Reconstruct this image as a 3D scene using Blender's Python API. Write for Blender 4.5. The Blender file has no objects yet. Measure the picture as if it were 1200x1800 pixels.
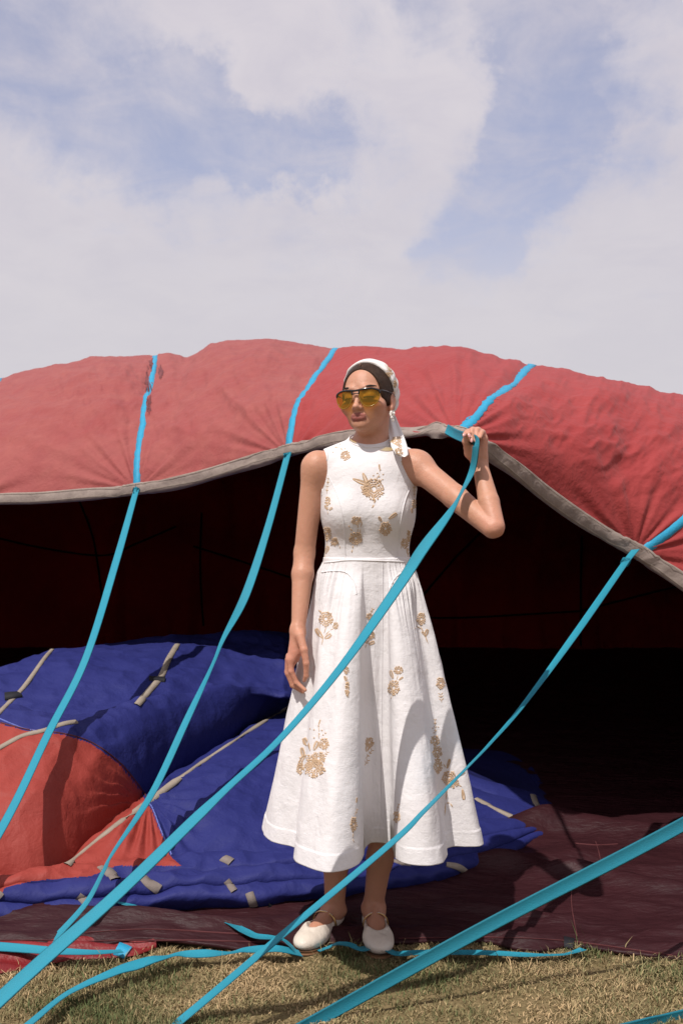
import bpy, math, random
import numpy as np
from mathutils import Vector
from mathutils.bvhtree import BVHTree
R = math.radians
rng = np.random.default_rng(7)
random.seed(7)
scene = bpy.context.scene
col = scene.collection

# ------------------------------------------------------------------ camera
CAM = np.array([0.0, -3.2, 1.27]); F = 1930.0
cd = bpy.data.cameras.new('camera'); cam = bpy.data.objects.new('camera', cd); col.objects.link(cam)
cam.location = CAM; cam.rotation_euler = (R(90), 0, 0)
cd.sensor_fit = 'VERTICAL'; cd.sensor_height = 36.0; cd.lens = 36.0 * F / 1800.0
cd.clip_end = 5000; cd.clip_start = 0.05
cd.dof.use_dof = True; cd.dof.focus_distance = 3.15; cd.dof.aperture_fstop = 8.0
scene.camera = cam

# ------------------------------------------------------------------ light
EXPO = 0.25
SUN = np.array([-0.34, -0.50, 1.0]); SUN = SUN / np.linalg.norm(SUN)
sl = bpy.data.lights.new('sun', 'SUN'); so = bpy.data.objects.new('sun', sl); col.objects.link(so)
sl.energy = 3.65; sl.angle = R(0.55); sl.color = (1.0, 0.95, 0.89)
so.rotation_euler = Vector(-SUN).to_track_quat('-Z', 'Y').to_euler()
so.location = (-3, -5, 9)
w = bpy.data.worlds.new('World'); scene.world = w; w.use_nodes = True
nt = w.node_tree; nt.nodes.clear()
def N(t, nt_=None, **kw):
    n = (nt_ or nt).nodes.new(t)
    for k, v in kw.items(): setattr(n, k, v)
    return n
def L(a, b, nt_=None): (nt_ or nt).links.new(a, b)
out = N('ShaderNodeOutputWorld'); bg = N('ShaderNodeBackground'); L(bg.outputs[0], out.inputs[0])
bg.inputs[1].default_value = 0.10
sky = N('ShaderNodeTexSky', sky_type='NISHITA', sun_disc=False)
sky.sun_elevation = math.asin(SUN[2]); sky.sun_rotation = math.atan2(SUN[0], SUN[1])
sky.air_density = 1.0; sky.dust_density = 1.2; sky.ozone_density = 2.0
tc = N('ShaderNodeTexCoord')
def vm(op, a, b=None):
    n = N('ShaderNodeVectorMath', operation=op)
    for i, v in enumerate((a, b)):
        if v is None: continue
        if isinstance(v, tuple): n.inputs[i].default_value = v
        else: L(v, n.inputs[i])
    return n
def mth(op, a, b=None, clamp=False):
    n = N('ShaderNodeMath', operation=op); n.use_clamp = clamp
    for i, v in enumerate((a, b)):
        if v is None: continue
        if isinstance(v, (int, float)): n.inputs[i].default_value = v
        else: L(v, n.inputs[i])
    return n.outputs[0]
def mr(v, a, b, c, d, smooth=True):
    n = N('ShaderNodeMapRange'); n.interpolation_type = 'SMOOTHSTEP' if smooth else 'LINEAR'
    L(v, n.inputs[0])
    for i, q in enumerate((a, b, c, d)): n.inputs[i + 1].default_value = q
    return n.outputs[0]
def noise(vec, scale, detail=6, rough=0.6, dist=0.0):
    n = N('ShaderNodeTexNoise'); n.inputs['Scale'].default_value = scale; n.inputs['Detail'].default_value = detail
    n.inputs['Roughness'].default_value = rough; n.inputs['Distortion'].default_value = dist
    L(vec, n.inputs['Vector']); return n
dirv = tc.outputs['Generated']
wn = noise(dirv, 5.0, 7, 0.65)
wv = vm('SUBTRACT', wn.outputs['Color'], (0.5, 0.5, 0.5))
wv2 = vm('MULTIPLY', wv.outputs[0], (0.20, 0.20, 0.20))
wd = vm('NORMALIZE', vm('ADD', dirv, wv2.outputs[0]).outputs[0])
holes = [(470, 270, 60), (430, 215, 60), (1150, 170, 60), (110, 130, 150), (230, 220, 130), (350, 190, 90), (370, 300, 100), (620, 255, 95), (530, 235, 80), (300, 120, 80), (820, 380, 95), (880, 320, 110),
         (950, 250, 90), (1000, 170, 100), (1010, 60, 100), (830, 450, 75), (900, 10, 110), (1080, 330, 90), (1180, 20, 60), (-250, 60, 240), (1500, 150, 170), (300, -350, 260), (900, -300, 200)]
acc = None
for (px, py, rad) in holes:
    d = np.array([(px - 600) / F, 1.0, (900 - py) / F]); d /= np.linalg.norm(d)
    dt = vm('DOT_PRODUCT', wd.outputs[0], tuple(d)).outputs['Value']
    s = mr(dt, math.cos(rad * 1.45 / F), 1.0, 0.0, 0.62)
    acc = s if acc is None else mth('ADD', acc, s)
# clouds in the rest of the sky: billows flattened towards the horizon
sep = N('ShaderNodeSeparateXYZ'); L(dirv, sep.inputs[0])
zz = mth('ADD', mth('MAXIMUM', sep.outputs[2], 0.0), 0.22)
cmb = N('ShaderNodeCombineXYZ'); L(mth('DIVIDE', sep.outputs[0], zz), cmb.inputs[0]); L(mth('DIVIDE', sep.outputs[1], zz), cmb.inputs[1])
c1 = noise(cmb.outputs[0], 2.6, 9, 0.62, 0.2).outputs[0]
c2 = noise(cmb.outputs[0], 1.1, 5, 0.5, 0.3).outputs[0]
fn_ = noise(dirv, 7.0, 10, 0.66, 0.4).outputs[0]
fm_ = noise(cmb.outputs[0], 5.5, 10, 0.62, 0.6).outputs[0]
hs_ = mth('ADD', mth('MINIMUM', acc, 1.0), mth('ADD', mth('MULTIPLY', mth('SUBTRACT', fn_, 0.5), 1.6), mth('MULTIPLY', mth('SUBTRACT', fm_, 0.5), 1.9)))
hole = mr(hs_, 0.08, 1.45, 0.0, 1.0)
thin = mr(c1, 0.42, 0.22, 0.0, 0.35)
hole = mth('MAXIMUM', hole, thin)
low = mr(sep.outputs[2], 0.12, 0.30, 0.0, 1.0)
hole = mth('MULTIPLY', hole, low)
cover = mr(hole, 0.0, 1.0, 1.0, 0.36, False)
shade = mr(mth('ADD', mth('MULTIPLY', c2, 0.6), mth('MULTIPLY', fm_, 0.4)), 0.36, 0.62, 0.0, 1.0)
cr = N('ShaderNodeMix', data_type='RGBA'); L(shade, cr.inputs['Factor'])
CK = 5.65
cr.inputs['A'].default_value = (0.90 * CK, 0.855 * CK, 0.97 * CK, 1); cr.inputs['B'].default_value = (1.065 * CK, 1.0 * CK, 1.065 * CK, 1)
hor = N('ShaderNodeMix', data_type='RGBA'); L(mr(sep.outputs[2], 0.0, 0.42, 0.0, 1.0), hor.inputs['Factor'])
hor.inputs['A'].default_value = (0.96 * CK, 0.925 * CK, 0.985 * CK, 1); L(cr.outputs['Result'], hor.inputs['B'])
skm = N('ShaderNodeMix', data_type='RGBA'); skm.blend_type = 'MIX'; L(cover, skm.inputs['Factor'])
skt = vm('MULTIPLY', sky.outputs[0], (1.18, 1.04, 1.16)); L(skt.outputs[0], skm.inputs['A']); L(hor.outputs['Result'], skm.inputs['B'])
L(skm.outputs['Result'], bg.inputs[0])
vs = scene.view_settings; vs.view_transform = 'Standard'; vs.look = 'None'; vs.gamma = 1; vs.exposure = EXPO
vs.use_curve_mapping = False
try: scene.cycles.sample_clamp_indirect = 6
except Exception: pass

# ------------------------------------------------------------------ helpers
def P(px, py, d):
    """point seen at (px,py) of the 1200x1800 photograph, d metres in front of the camera"""
    px = np.asarray(px, float); py = np.asarray(py, float); d = np.asarray(d, float)
    return np.stack([(px - 600) / F * d + CAM[0] + 0 * py, d + CAM[1] + 0 * px, CAM[2] + (900 - py) / F * d + 0 * px], -1)
def proj(p):
    p = np.asarray(p, float); d = p[..., 1] - CAM[1]
    return 600 + (p[..., 0] - CAM[0]) / d * F, 900 - (p[..., 2] - CAM[2]) / d * F
def fr(n): return n / (np.linalg.norm(n, axis=-1, keepdims=True) + 1e-12)
def link_mesh(name, V, Fc, m=None, parent=None, smooth=True, uv=None, colr=None):
    me = bpy.data.meshes.new(name)
    V = np.asarray(V, np.float32)
    if isinstance(Fc, np.ndarray):
        k = Fc.shape[1]; n = len(Fc)
        me.vertices.add(len(V)); me.vertices.foreach_set('co', V.ravel())
        me.loops.add(n * k); me.loops.foreach_set('vertex_index', Fc.astype(np.int32).ravel())
        me.polygons.add(n); me.polygons.foreach_set('loop_start', np.arange(0, n * k, k, dtype=np.int32))
        try: me.polygons.foreach_set('loop_total', np.full(n, k, np.int32))
        except Exception: pass
        me.update(calc_edges=True)
    else:
        me.from_pydata([tuple(map(float, v)) for v in V], [], Fc); me.update()
    if smooth: me.polygons.foreach_set('use_smooth', np.ones(len(me.polygons), bool))
    if uv is not None:
        ul = me.uv_layers.new(name='UVMap'); li = np.empty(len(me.loops), np.int32); me.loops.foreach_get('vertex_index', li)
        ul.data.foreach_set('uv', np.asarray(uv, np.float32)[li].ravel())
    if colr is not None:
        ca = me.color_attributes.new('Col', 'FLOAT_COLOR', 'POINT'); ca.data.foreach_set('color', np.asarray(colr, np.float32).ravel())
    if m: me.materials.append(m)
    me.validate(); 
    o = bpy.data.objects.new(name, me); col.objects.link(o)
    if parent: o.parent = parent
    return o
def thing(name, label, cat, loc=(0, 0, 0), group=None):
    o = bpy.data.objects.new(name, None); col.objects.link(o); o.empty_display_size = 0.1
    o['label'] = label; o['category'] = cat
    if group: o['group'] = group
    return o
def tag(o, label, cat, group=None):
    o['label'] = label; o['category'] = cat
    if group: o['group'] = group
    return o
def grid_faces(nu, nv, closed=False):
    i, j = np.meshgrid(np.arange(nu - (0 if closed else 1)), np.arange(nv - 1), indexing='ij')
    i = i.ravel(); j = j.ravel(); i2 = (i + 1) % nu
    return np.stack([i * nv + j, i2 * nv + j, i2 * nv + j + 1, i * nv + j + 1], 1)
def grid_normals(G):
    du = np.gradient(G, axis=0); dv = np.gradient(G, axis=1)
    return fr(np.cross(du, dv))
_perm = rng.random((64, 64))
def vnoise(x, y):
    xi = np.floor(x).astype(int); yi = np.floor(y).astype(int); fx = x - xi; fy = y - yi
    fx = fx * fx * (3 - 2 * fx); fy = fy * fy * (3 - 2 * fy)
    a = _perm[xi % 64, yi % 64]; b = _perm[(xi + 1) % 64, yi % 64]; c = _perm[xi % 64, (yi + 1) % 64]; d = _perm[(xi + 1) % 64, (yi + 1) % 64]
    return (a * (1 - fx) + b * fx) * (1 - fy) + (c * (1 - fx) + d * fx) * fy - 0.5
def fbm(x, y, o=4, rough=0.5):
    s = 0; a = 1; f = 1
    for k in range(o): s = s + a * vnoise(x * f + 13.7 * k, y * f + 7.1 * k); a *= rough; f *= 2.03
    return s
def ridged(x, y, o=3):
    s = 0; a = 1; f = 1
    for k in range(o): s = s + a * (0.5 - 2 * np.abs(vnoise(x * f + 5.1 * k, y * f + 9.2 * k))); a *= 0.5; f *= 2.1
    return s
def interp(x, xs, ys): return np.interp(x, xs, ys)
def crspline(pts, n):
    pts = np.asarray(pts, float); m = len(pts)
    t = np.linspace(0, m - 1, n); i = np.clip(t.astype(int), 0, m - 2); f = (t - i)[:, None]
    p0 = pts[np.maximum(i - 1, 0)]; p1 = pts[i]; p2 = pts[i + 1]; p3 = pts[np.minimum(i + 2, m - 1)]
    return 0.5 * ((2 * p1) + (-p0 + p2) * f + (2 * p0 - 5 * p1 + 4 * p2 - p3) * f ** 2 + (-p0 + 3 * p1 - 3 * p2 + p3) * f ** 3)
def smooth_curve(xs, ys, x):
    """monotone-ish smooth interpolation"""
    xs = np.asarray(xs, float); ys = np.asarray(ys, float)
    m = np.gradient(ys, xs); x = np.clip(x, xs[0], xs[-1]); i = np.clip(np.searchsorted(xs, x) - 1, 0, len(xs) - 2)
    h = xs[i + 1] - xs[i]; t = (x - xs[i]) / h
    return (2*t**3-3*t**2+1)*ys[i] + (t**3-2*t**2+t)*h*m[i] + (-2*t**3+3*t**2)*ys[i+1] + (t**3-t**2)*h*m[i+1]
def inpoly(x, y, poly):
    c = np.zeros(x.shape, bool); n = len(poly); j = n - 1
    for i in range(n):
        xi, yi = poly[i]; xj, yj = poly[j]
        if yi != yj: c ^= ((yi > y) != (yj > y)) & (x < (xj - xi) * (y - yi) / (yj - yi) + xi)
        j = i
    return c

# ------------------------------------------------------------------ materials
def mat(name, color, rough=0.7, bumps=(), var=None, spec=0.3, sheen=0.0, sss=0.0, metal=0.0, trans=0.0, usecol=False, stretch=None, weave=None, coat=0.0, coord='Object', selv=False):
    """bumps: (scale, distance, detail); var: (scale, amount, other colour)"""
    m = bpy.data.materials.new(name); m.use_nodes = True; t = m.node_tree; t.nodes.clear()
    o = N('ShaderNodeOutputMaterial', t); b = N('ShaderNodeBsdfPrincipled', t); L(b.outputs[0], o.inputs[0], t)
    b.inputs['Roughness'].default_value = rough; b.inputs['Specular IOR Level'].default_value = spec
    b.inputs['Metallic'].default_value = metal; b.inputs['Sheen Weight'].default_value = sheen
    b.inputs['Coat Weight'].default_value = coat
    if sss: 
        b.inputs['Subsurface Weight'].default_value = sss; b.inputs['Subsurface Radius'].default_value = (0.012, 0.004, 0.002); b.inputs['Subsurface Scale'].default_value = 1.0
    if trans: b.inputs['Transmission Weight'].default_value = trans
    b.inputs['Base Color'].default_value = (*color, 1)
    tcn = N('ShaderNodeTexCoord', t); vec = tcn.outputs[coord]
    if stretch:
        mp = N('ShaderNodeMapping', t); mp.inputs['Scale'].default_value = stretch; L(vec, mp.inputs[0], t); svec = mp.outputs[0]
    else: svec = vec
    cur = None
    if usecol:
        at = N('ShaderNodeVertexColor', t); at.layer_name = 'Col'; cur = at.outputs[0]
    def nz(v, s, dt, ro=0.55, di=0.0):
        n = N('ShaderNodeTexNoise', t); n.inputs['Scale'].default_value = s; n.inputs['Detail'].default_value = dt; n.inputs['Roughness'].default_value = ro
        n.inputs['Distortion'].default_value = di; L(v, n.inputs['Vector'], t); return n.outputs[0]
    if var:
        for (s, amt, oc) in var:
            mx = N('ShaderNodeMix', t, data_type='RGBA'); mpn = N('ShaderNodeMapRange', t)
            L(nz(vec, s, 5, 0.6, 0.3), mpn.inputs[0], t); mpn.inputs[1].default_value = 0.35; mpn.inputs[2].default_value = 0.68; mpn.inputs[4].default_value = amt
            L(mpn.outputs[0], mx.inputs['Factor'], t)
            if cur is None: mx.inputs['A'].default_value = (*color, 1)
            else: L(cur, mx.inputs['A'], t)
            mx.inputs['B'].default_value = (*oc, 1); cur = mx.outputs['Result']
    if cur is not None: L(cur, b.inputs['Base Color'], t)
    if selv:
        uvn_ = N('ShaderNodeUVMap', t); sp_ = N('ShaderNodeSeparateXYZ', t); L(uvn_.outputs[0], sp_.inputs[0], t)
        ab_ = N('ShaderNodeMath', t, operation='ABSOLUTE'); L(sp_.outputs[1], ab_.inputs[0], t)
        m2 = N('ShaderNodeMapRange', t); L(ab_.outputs[0], m2.inputs[0], t); m2.inputs[1].default_value = 0.78; m2.inputs[2].default_value = 0.92; m2.inputs[3].default_value = 1.0; m2.inputs[4].default_value = 0.62
        vm_ = N('ShaderNodeVectorMath', t, operation='SCALE'); L(cur, vm_.inputs[0], t); L(m2.outputs[0], vm_.inputs['Scale'], t); cur = vm_.outputs[0]; L(cur, b.inputs['Base Color'], t)
    prev = None
    for (s, dist, dt) in bumps:
        bp = N('ShaderNodeBump', t); bp.inputs['Distance'].default_value = dist; bp.inputs['Strength'].default_value = 1.0
        L(nz(svec, s, dt, 0.6, 0.4), bp.inputs['Height'], t)
        if prev: L(prev, bp.inputs['Normal'], t)
        prev = bp.outputs[0]
    if weave:
        s, dist, rot = weave
        for k in (0, 1):
            mp = N('ShaderNodeMapping', t); mp.inputs['Scale'].default_value = (s, s * 0.06, s * 0.06) if k == 0 else (s * 0.06, s * 0.06, s)
            mp.inputs['Rotation'].default_value = rot; L(vec, mp.inputs[0], t)
            bp = N('ShaderNodeBump', t); bp.inputs['Distance'].default_value = dist
            L(nz(mp.outputs[0], 1.0, 3), bp.inputs['Height'], t)
            if prev: L(prev, bp.inputs['Normal'], t)
            prev = bp.outputs[0]
    if prev: L(prev, b.inputs['Normal'], t)
    m['k'] = 0
    return m
M = {}
M['red_faded'] = mat('red_faded_nylon', (0.285, 0.070, 0.066), 0.72, [(3.2, 0.016, 5), (13, 0.008, 4), (45, 0.0022, 3)], var=[(1.3, 0.8, (0.255, 0.047, 0.047)), (5.5, 0.5, (0.33, 0.105, 0.088)), (14, 0.35, (0.21, 0.047, 0.050))], sheen=0.05, spec=0.2)
M['red'] = mat('red_nylon', (0.29, 0.036, 0.036), 0.68, [(3.0, 0.016, 5), (12, 0.008, 4), (45, 0.0020, 3)], var=[(1.8, 0.6, (0.25, 0.029, 0.031)), (6, 0.35, (0.32, 0.055, 0.050))], sheen=0.05, spec=0.2)
M['red_low'] = mat('red_orange_nylon', (0.27, 0.040, 0.030), 0.6, [(7, 0.010, 4), (22, 0.0045, 5), (75, 0.0010, 3)], var=[(4, 0.5, (0.22, 0.030, 0.026)), (11, 0.3, (0.30, 0.055, 0.042))], spec=0.2)
M['blue'] = mat('blue_nylon', (0.0185, 0.022, 0.125), 0.64, [(7, 0.010, 4), (22, 0.0045, 5), (75, 0.0010, 3)], var=[(4, 0.5, (0.014, 0.018, 0.115)), (10, 0.35, (0.027, 0.033, 0.155))], spec=0.18)
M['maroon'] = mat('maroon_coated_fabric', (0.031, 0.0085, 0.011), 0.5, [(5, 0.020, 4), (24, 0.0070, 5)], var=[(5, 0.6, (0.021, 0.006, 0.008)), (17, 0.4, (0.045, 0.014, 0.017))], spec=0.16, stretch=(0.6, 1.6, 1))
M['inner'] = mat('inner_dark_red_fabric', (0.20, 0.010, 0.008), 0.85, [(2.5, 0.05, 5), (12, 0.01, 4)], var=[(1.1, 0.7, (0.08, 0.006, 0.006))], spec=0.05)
M['inner_black'] = mat('inner_black_fabric', (0.004, 0.004, 0.006), 0.9, spec=0.03)
M['seam_dark'] = mat('dark_seam', (0.004, 0.002, 0.002), 0.9, spec=0.03)
M['dark_red'] = mat('deep_red_cloth', (0.19, 0.012, 0.014), 0.5, [(12, 0.01, 4), (50, 0.003, 4)], var=[(9, 0.6, (0.10, 0.008, 0.01))])
M['band'] = mat('grey_hem_webbing', (0.27, 0.215, 0.19), 0.85, [(60, 0.003, 4)], var=[(9, 0.8, (0.17, 0.135, 0.12)), (30, 0.4, (0.36, 0.30, 0.26))])
M['beige'] = mat('beige_tape', (0.30, 0.25, 0.20), 0.85, [(200, 0.001, 3)], var=[(14, 0.6, (0.20, 0.16, 0.13))])
M['tab'] = mat('dull_tape', (0.21, 0.175, 0.155), 0.9, [(120, 0.001, 3)], var=[(14, 0.6, (0.14, 0.11, 0.10))])
M['teal'] = mat('turquoise_webbing', (0.017, 0.235, 0.335), 0.62, [(420, 0.0012, 3)], var=[(26, 0.5, (0.018, 0.20, 0.30)), (3, 0.4, (0.030, 0.285, 0.375)), (90, 0.3, (0.03, 0.22, 0.30)), (1.2, 0.5, (0.03, 0.215, 0.29))], spec=0.2, selv=True)
M['teal_sewn'] = mat('bright_blue_sewn_tape', (0.02, 0.29, 0.48), 0.55, [(120, 0.002, 3)], var=[(30, 0.5, (0.03, 0.22, 0.36))])
M['black'] = mat('black_patch', (0.010, 0.010, 0.014), 0.7)
M['stain'] = mat('dark_stained_fabric', (0.085, 0.022, 0.028), 0.8, [(14, 0.010, 4)], var=[(30, 0.8, (0.24, 0.07, 0.07))])

# ------------------------------------------------------------------ ground
def py_ground(d): return 900 + CAM[2] * F / d
me_m = mat('dry_lawn_soil', (0.20, 0.145, 0.075), 0.95, [(30, 0.01, 6), (140, 0.004, 5)], var=[(6, 0.7, (0.16, 0.13, 0.06)), (45, 0.7, (0.26, 0.19, 0.10)), (150, 0.5, (0.09, 0.075, 0.035))], spec=0.1)
gx = np.concatenate([[-900, -200, -40, -12], np.linspace(-5, 5, 41), [12, 40, 200, 900]])
gy = np.concatenate([[-900, -200, -40, -12], np.linspace(-6, 8, 57), [20, 60, 250, 1500]])
X, Y = np.meshgrid(gx, gy, indexing='ij')
G = np.stack([X, Y, -0.006 + 0.008 * fbm(X * 1.3, Y * 1.3)], -1)
g = link_mesh('ground', G.reshape(-1, 3), grid_faces(len(gx), len(gy)), me_m); g['kind'] = 'structure'

# grass: short dry curled blades
def grass(n, x0, x1, y0, y1, hmin, hmax, seed):
    r = np.random.default_rng(seed)
    x = r.uniform(x0, x1, n); y = r.uniform(y0, y1, n)
    dens = fbm(x * 7, y * 7, 3) + 0.35 * fbm(x * 28, y * 28, 2)
    keep = r.random(n) < np.clip(0.78 + dens * 1.1, 0.14, 1)
    x = x[keep]; y = y[keep]; dens = dens[keep]; n = len(x)
    h = 1.15 * r.uniform(hmin, hmax, n) * (0.8 + 0.6 * np.clip(dens, -0.5, 0.5)); a = r.uniform(0, 2 * np.pi, n); lean = r.uniform(0.5, 1.75, n)
    wd = r.uniform(0.0009, 0.0019, n); b = a + r.uniform(-1.2, 1.2, n)
    green = np.clip(0.33 + 1.5 * fbm(x * 4.1 + 9, y * 4.1, 3) + r.normal(0, 0.28, n), 0, 1)
    lean = lean * (1.5 - 0.9 * green)
    base = np.stack([x, y, np.full(n, -0.004)], -1)
    d1 = np.stack([np.cos(a) * np.sin(lean * 0.5), np.sin(a) * np.sin(lean * 0.5), np.cos(lean * 0.5)], -1)
    l2 = lean * 1.25
    d2 = np.stack([np.cos(a) * np.sin(l2), np.sin(a) * np.sin(l2), np.cos(l2)], -1)
    s = np.stack([-np.sin(b), np.cos(b), 0 * b], -1) * wd[:, None]
    mid = base + d1 * (h * 0.55)[:, None]; tip = mid + d2 * (h * 0.6)[:, None]; tip[:, 2] = np.maximum(tip[:, 2], 0.002)
    V = np.stack([base - s, base + s, mid + s * 0.8, mid - s * 0.8, tip], 1).reshape(-1, 3)
    k = np.arange(n) * 5
    Fq = np.concatenate([np.stack([k, k + 1, k + 2], 1), np.stack([k, k + 2, k + 3], 1), np.stack([k + 3, k + 2, k + 4], 1)])
    straw = np.array([0.42, 0.30, 0.165]); gr = np.array([0.100, 0.125, 0.050]); dk = np.array([0.15, 0.115, 0.05])
    c = straw * (1 - green[:, None]) + gr * green[:, None]
    q = r.random(n)[:, None]; c = np.where(q < 0.2, c * 0.5 + dk * 0.5, c); c = c * r.uniform(0.7, 1.25, n)[:, None]
    C = np.repeat(np.concatenate([c, np.ones((n, 1))], 1), 5, axis=0)
    return V, Fq, C
parts = [grass(150000, -1.5, 1.5, -1.0, 0.22, 0.010, 0.024, 1), grass(50000, -3.0, 3.0, -2.6, 0.3, 0.012, 0.028, 2), grass(1300, -1.4, 1.4, -0.25, 0.12, 0.035, 0.065, 3)]
Vs = []; Fs = []; Cs = []; off = 0
for (v, f_, c) in parts: Vs.append(v); Fs.append(f_ + off); Cs.append(c); off += len(v)
# the lawn does not grow up through the fabric: drop blades behind the fabric edge
gm = mat('grass_blades', (0.3, 0.22, 0.1), 0.8, usecol=True, spec=0.15)
V = np.concatenate(Vs); Fg = np.concatenate(Fs); C = np.concatenate(Cs)
EDGE_X = [-900, -300, 0, 100, 180, 280, 350, 450, 520, 600, 700, 800, 860, 905, 940, 1000, 1080, 1200, 1500, 2000]
EDGE_Y = [1720, 1700, 1706, 1694, 1682, 1668, 1670, 1672, 1668, 1662, 1660, 1657, 1659, 1670, 1674, 1666, 1676, 1690, 1700, 1730]
bpx, bpy_ = proj(np.stack([V[0::5, 0], V[0::5, 1], 0 * V[0::5, 0]], -1))
ok = bpy_ > interp(bpx, EDGE_X, EDGE_Y) - 3
okf = ok[Fg[:, 0] // 5]
go = link_mesh('grass', V, Fg[okf], gm, smooth=False, colr=C)
go['kind'] = 'stuff'

# ------------------------------------------------------------------ balloon envelope
env = thing('balloon_envelope', 'partly deflated red and blue hot air balloon envelope lying open behind the woman', 'balloon')
env.location = (0, 1.2, 0)
env_off = np.array([0, 1.2, 0])
def epart(name, V, Fc, m, parent=None, **kw):
    V = np.asarray(V).reshape(-1, 3) - env_off
    return link_mesh(name, V, Fc, m, parent or env, **kw)
TAPE = np.array([-3, -2, -1, 0, 1, 2, 3, 4, 5], float)      # one gore between each pair of tapes
HX = [-1500, -900, -80, 238, 505, 800, 1118, 1500, 1850]
SX = [-1300, -600, 0, 275, 590, 935, 1385, 1800, 2150]
XE = [1.2, 1.2, 1.5, 1.6, 1.9, 1.05, 1.0, 1, 1]
HEMX = [-1500, -900, -400, -80, 0, 60, 130, 238, 330, 400, 505, 560, 620, 690, 740, 775, 800, 830, 870, 905, 950, 1020, 1060, 1118, 1200, 1300, 1500, 1850]
HEMY = [1300, 1080, 920, 889, 885, 884, 879, 868, 852, 832, 800, 786, 776, 768, 762, 760, 764, 778, 812, 838, 875, 925, 948, 981, 1036, 1110, 1270, 1620]
HEMD = [5.9, 6.0, 5.8, 5.6, 5.55, 5.52, 5.46, 5.35, 5.2, 5.05, 4.8, 4.65, 4.4, 4.1, 3.85, 3.68, 3.62, 3.62, 3.68, 3.74, 3.82, 3.92, 3.96, 4.0, 4.02, 3.98, 3.75, 3.35]
SILX = [-1300, -600, -200, 0, 60, 120, 180, 240, 275, 300, 330, 360, 400, 450, 500, 550, 590, 650, 720, 800, 860, 935, 1000, 1060, 1130, 1200, 1385, 1800, 2150]
SILY = [1120, 830, 700, 660, 651, 644, 632, 625, 626, 622, 627, 615, 607, 602, 601, 606, 611, 612, 615, 621, 628, 638, 653, 667, 683, 700, 760, 930, 1300]
SILD = [8, 8, 7.9, 7.8, 7.7, 7.6, 7.6, 7.5, 7.5, 7.45, 7.4, 7.3, 7.2, 7.1, 7.0, 6.9, 6.8, 6.6, 6.4, 6.1, 5.9, 5.7, 5.6, 5.5, 5.45, 5.4, 5.3, 5.0, 4.6]
def canopy(u, t, off=0.0, detail=True):
    """u: gore coordinate, t: 0 hem .. 1 skyline .. 2 ground at the back; arrays of equal shape"""
    hx = smooth_curve(TAPE, HX, u); sx = smooth_curve(TAPE, SX, u); xe = interp(u, TAPE, XE)
    hy = smooth_curve(HEMX, HEMY, hx); hd = smooth_curve(HEMX, HEMD, hx)
    sy = smooth_curve(SILX, SILY, sx) + 4.0; sd = smooth_curve(SILX, SILD, sx)
    tf = np.clip(t, 0, 1); yf = np.sin(tf * np.pi / 2)
    px = hx + (sx - hx) * yf ** xe; py = hy + (sy - hy) * yf; d = hd + (sd - hd) * (1 - np.cos(tf * np.pi / 2)) ** 0.95
    A = P(px, py, d)
    tb = np.clip(t - 1, 0, 1)
    S = P(sx, sy, sd)
    yb = S[..., 1] + (7.0 - S[..., 1]) * np.sin(tb * np.pi / 2) ; zb = S[..., 2] * np.cos(tb * np.pi / 2) ** 0.7
    B = np.stack([S[..., 0] * (1 + 0.15 * tb), yb, zb], -1)
    return np.where((t <= 1)[..., None], A, B), px, py
JUNC = [(238, 862), (505, 800), (800, 764), (1118, 972), (-80, 889)]
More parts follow.
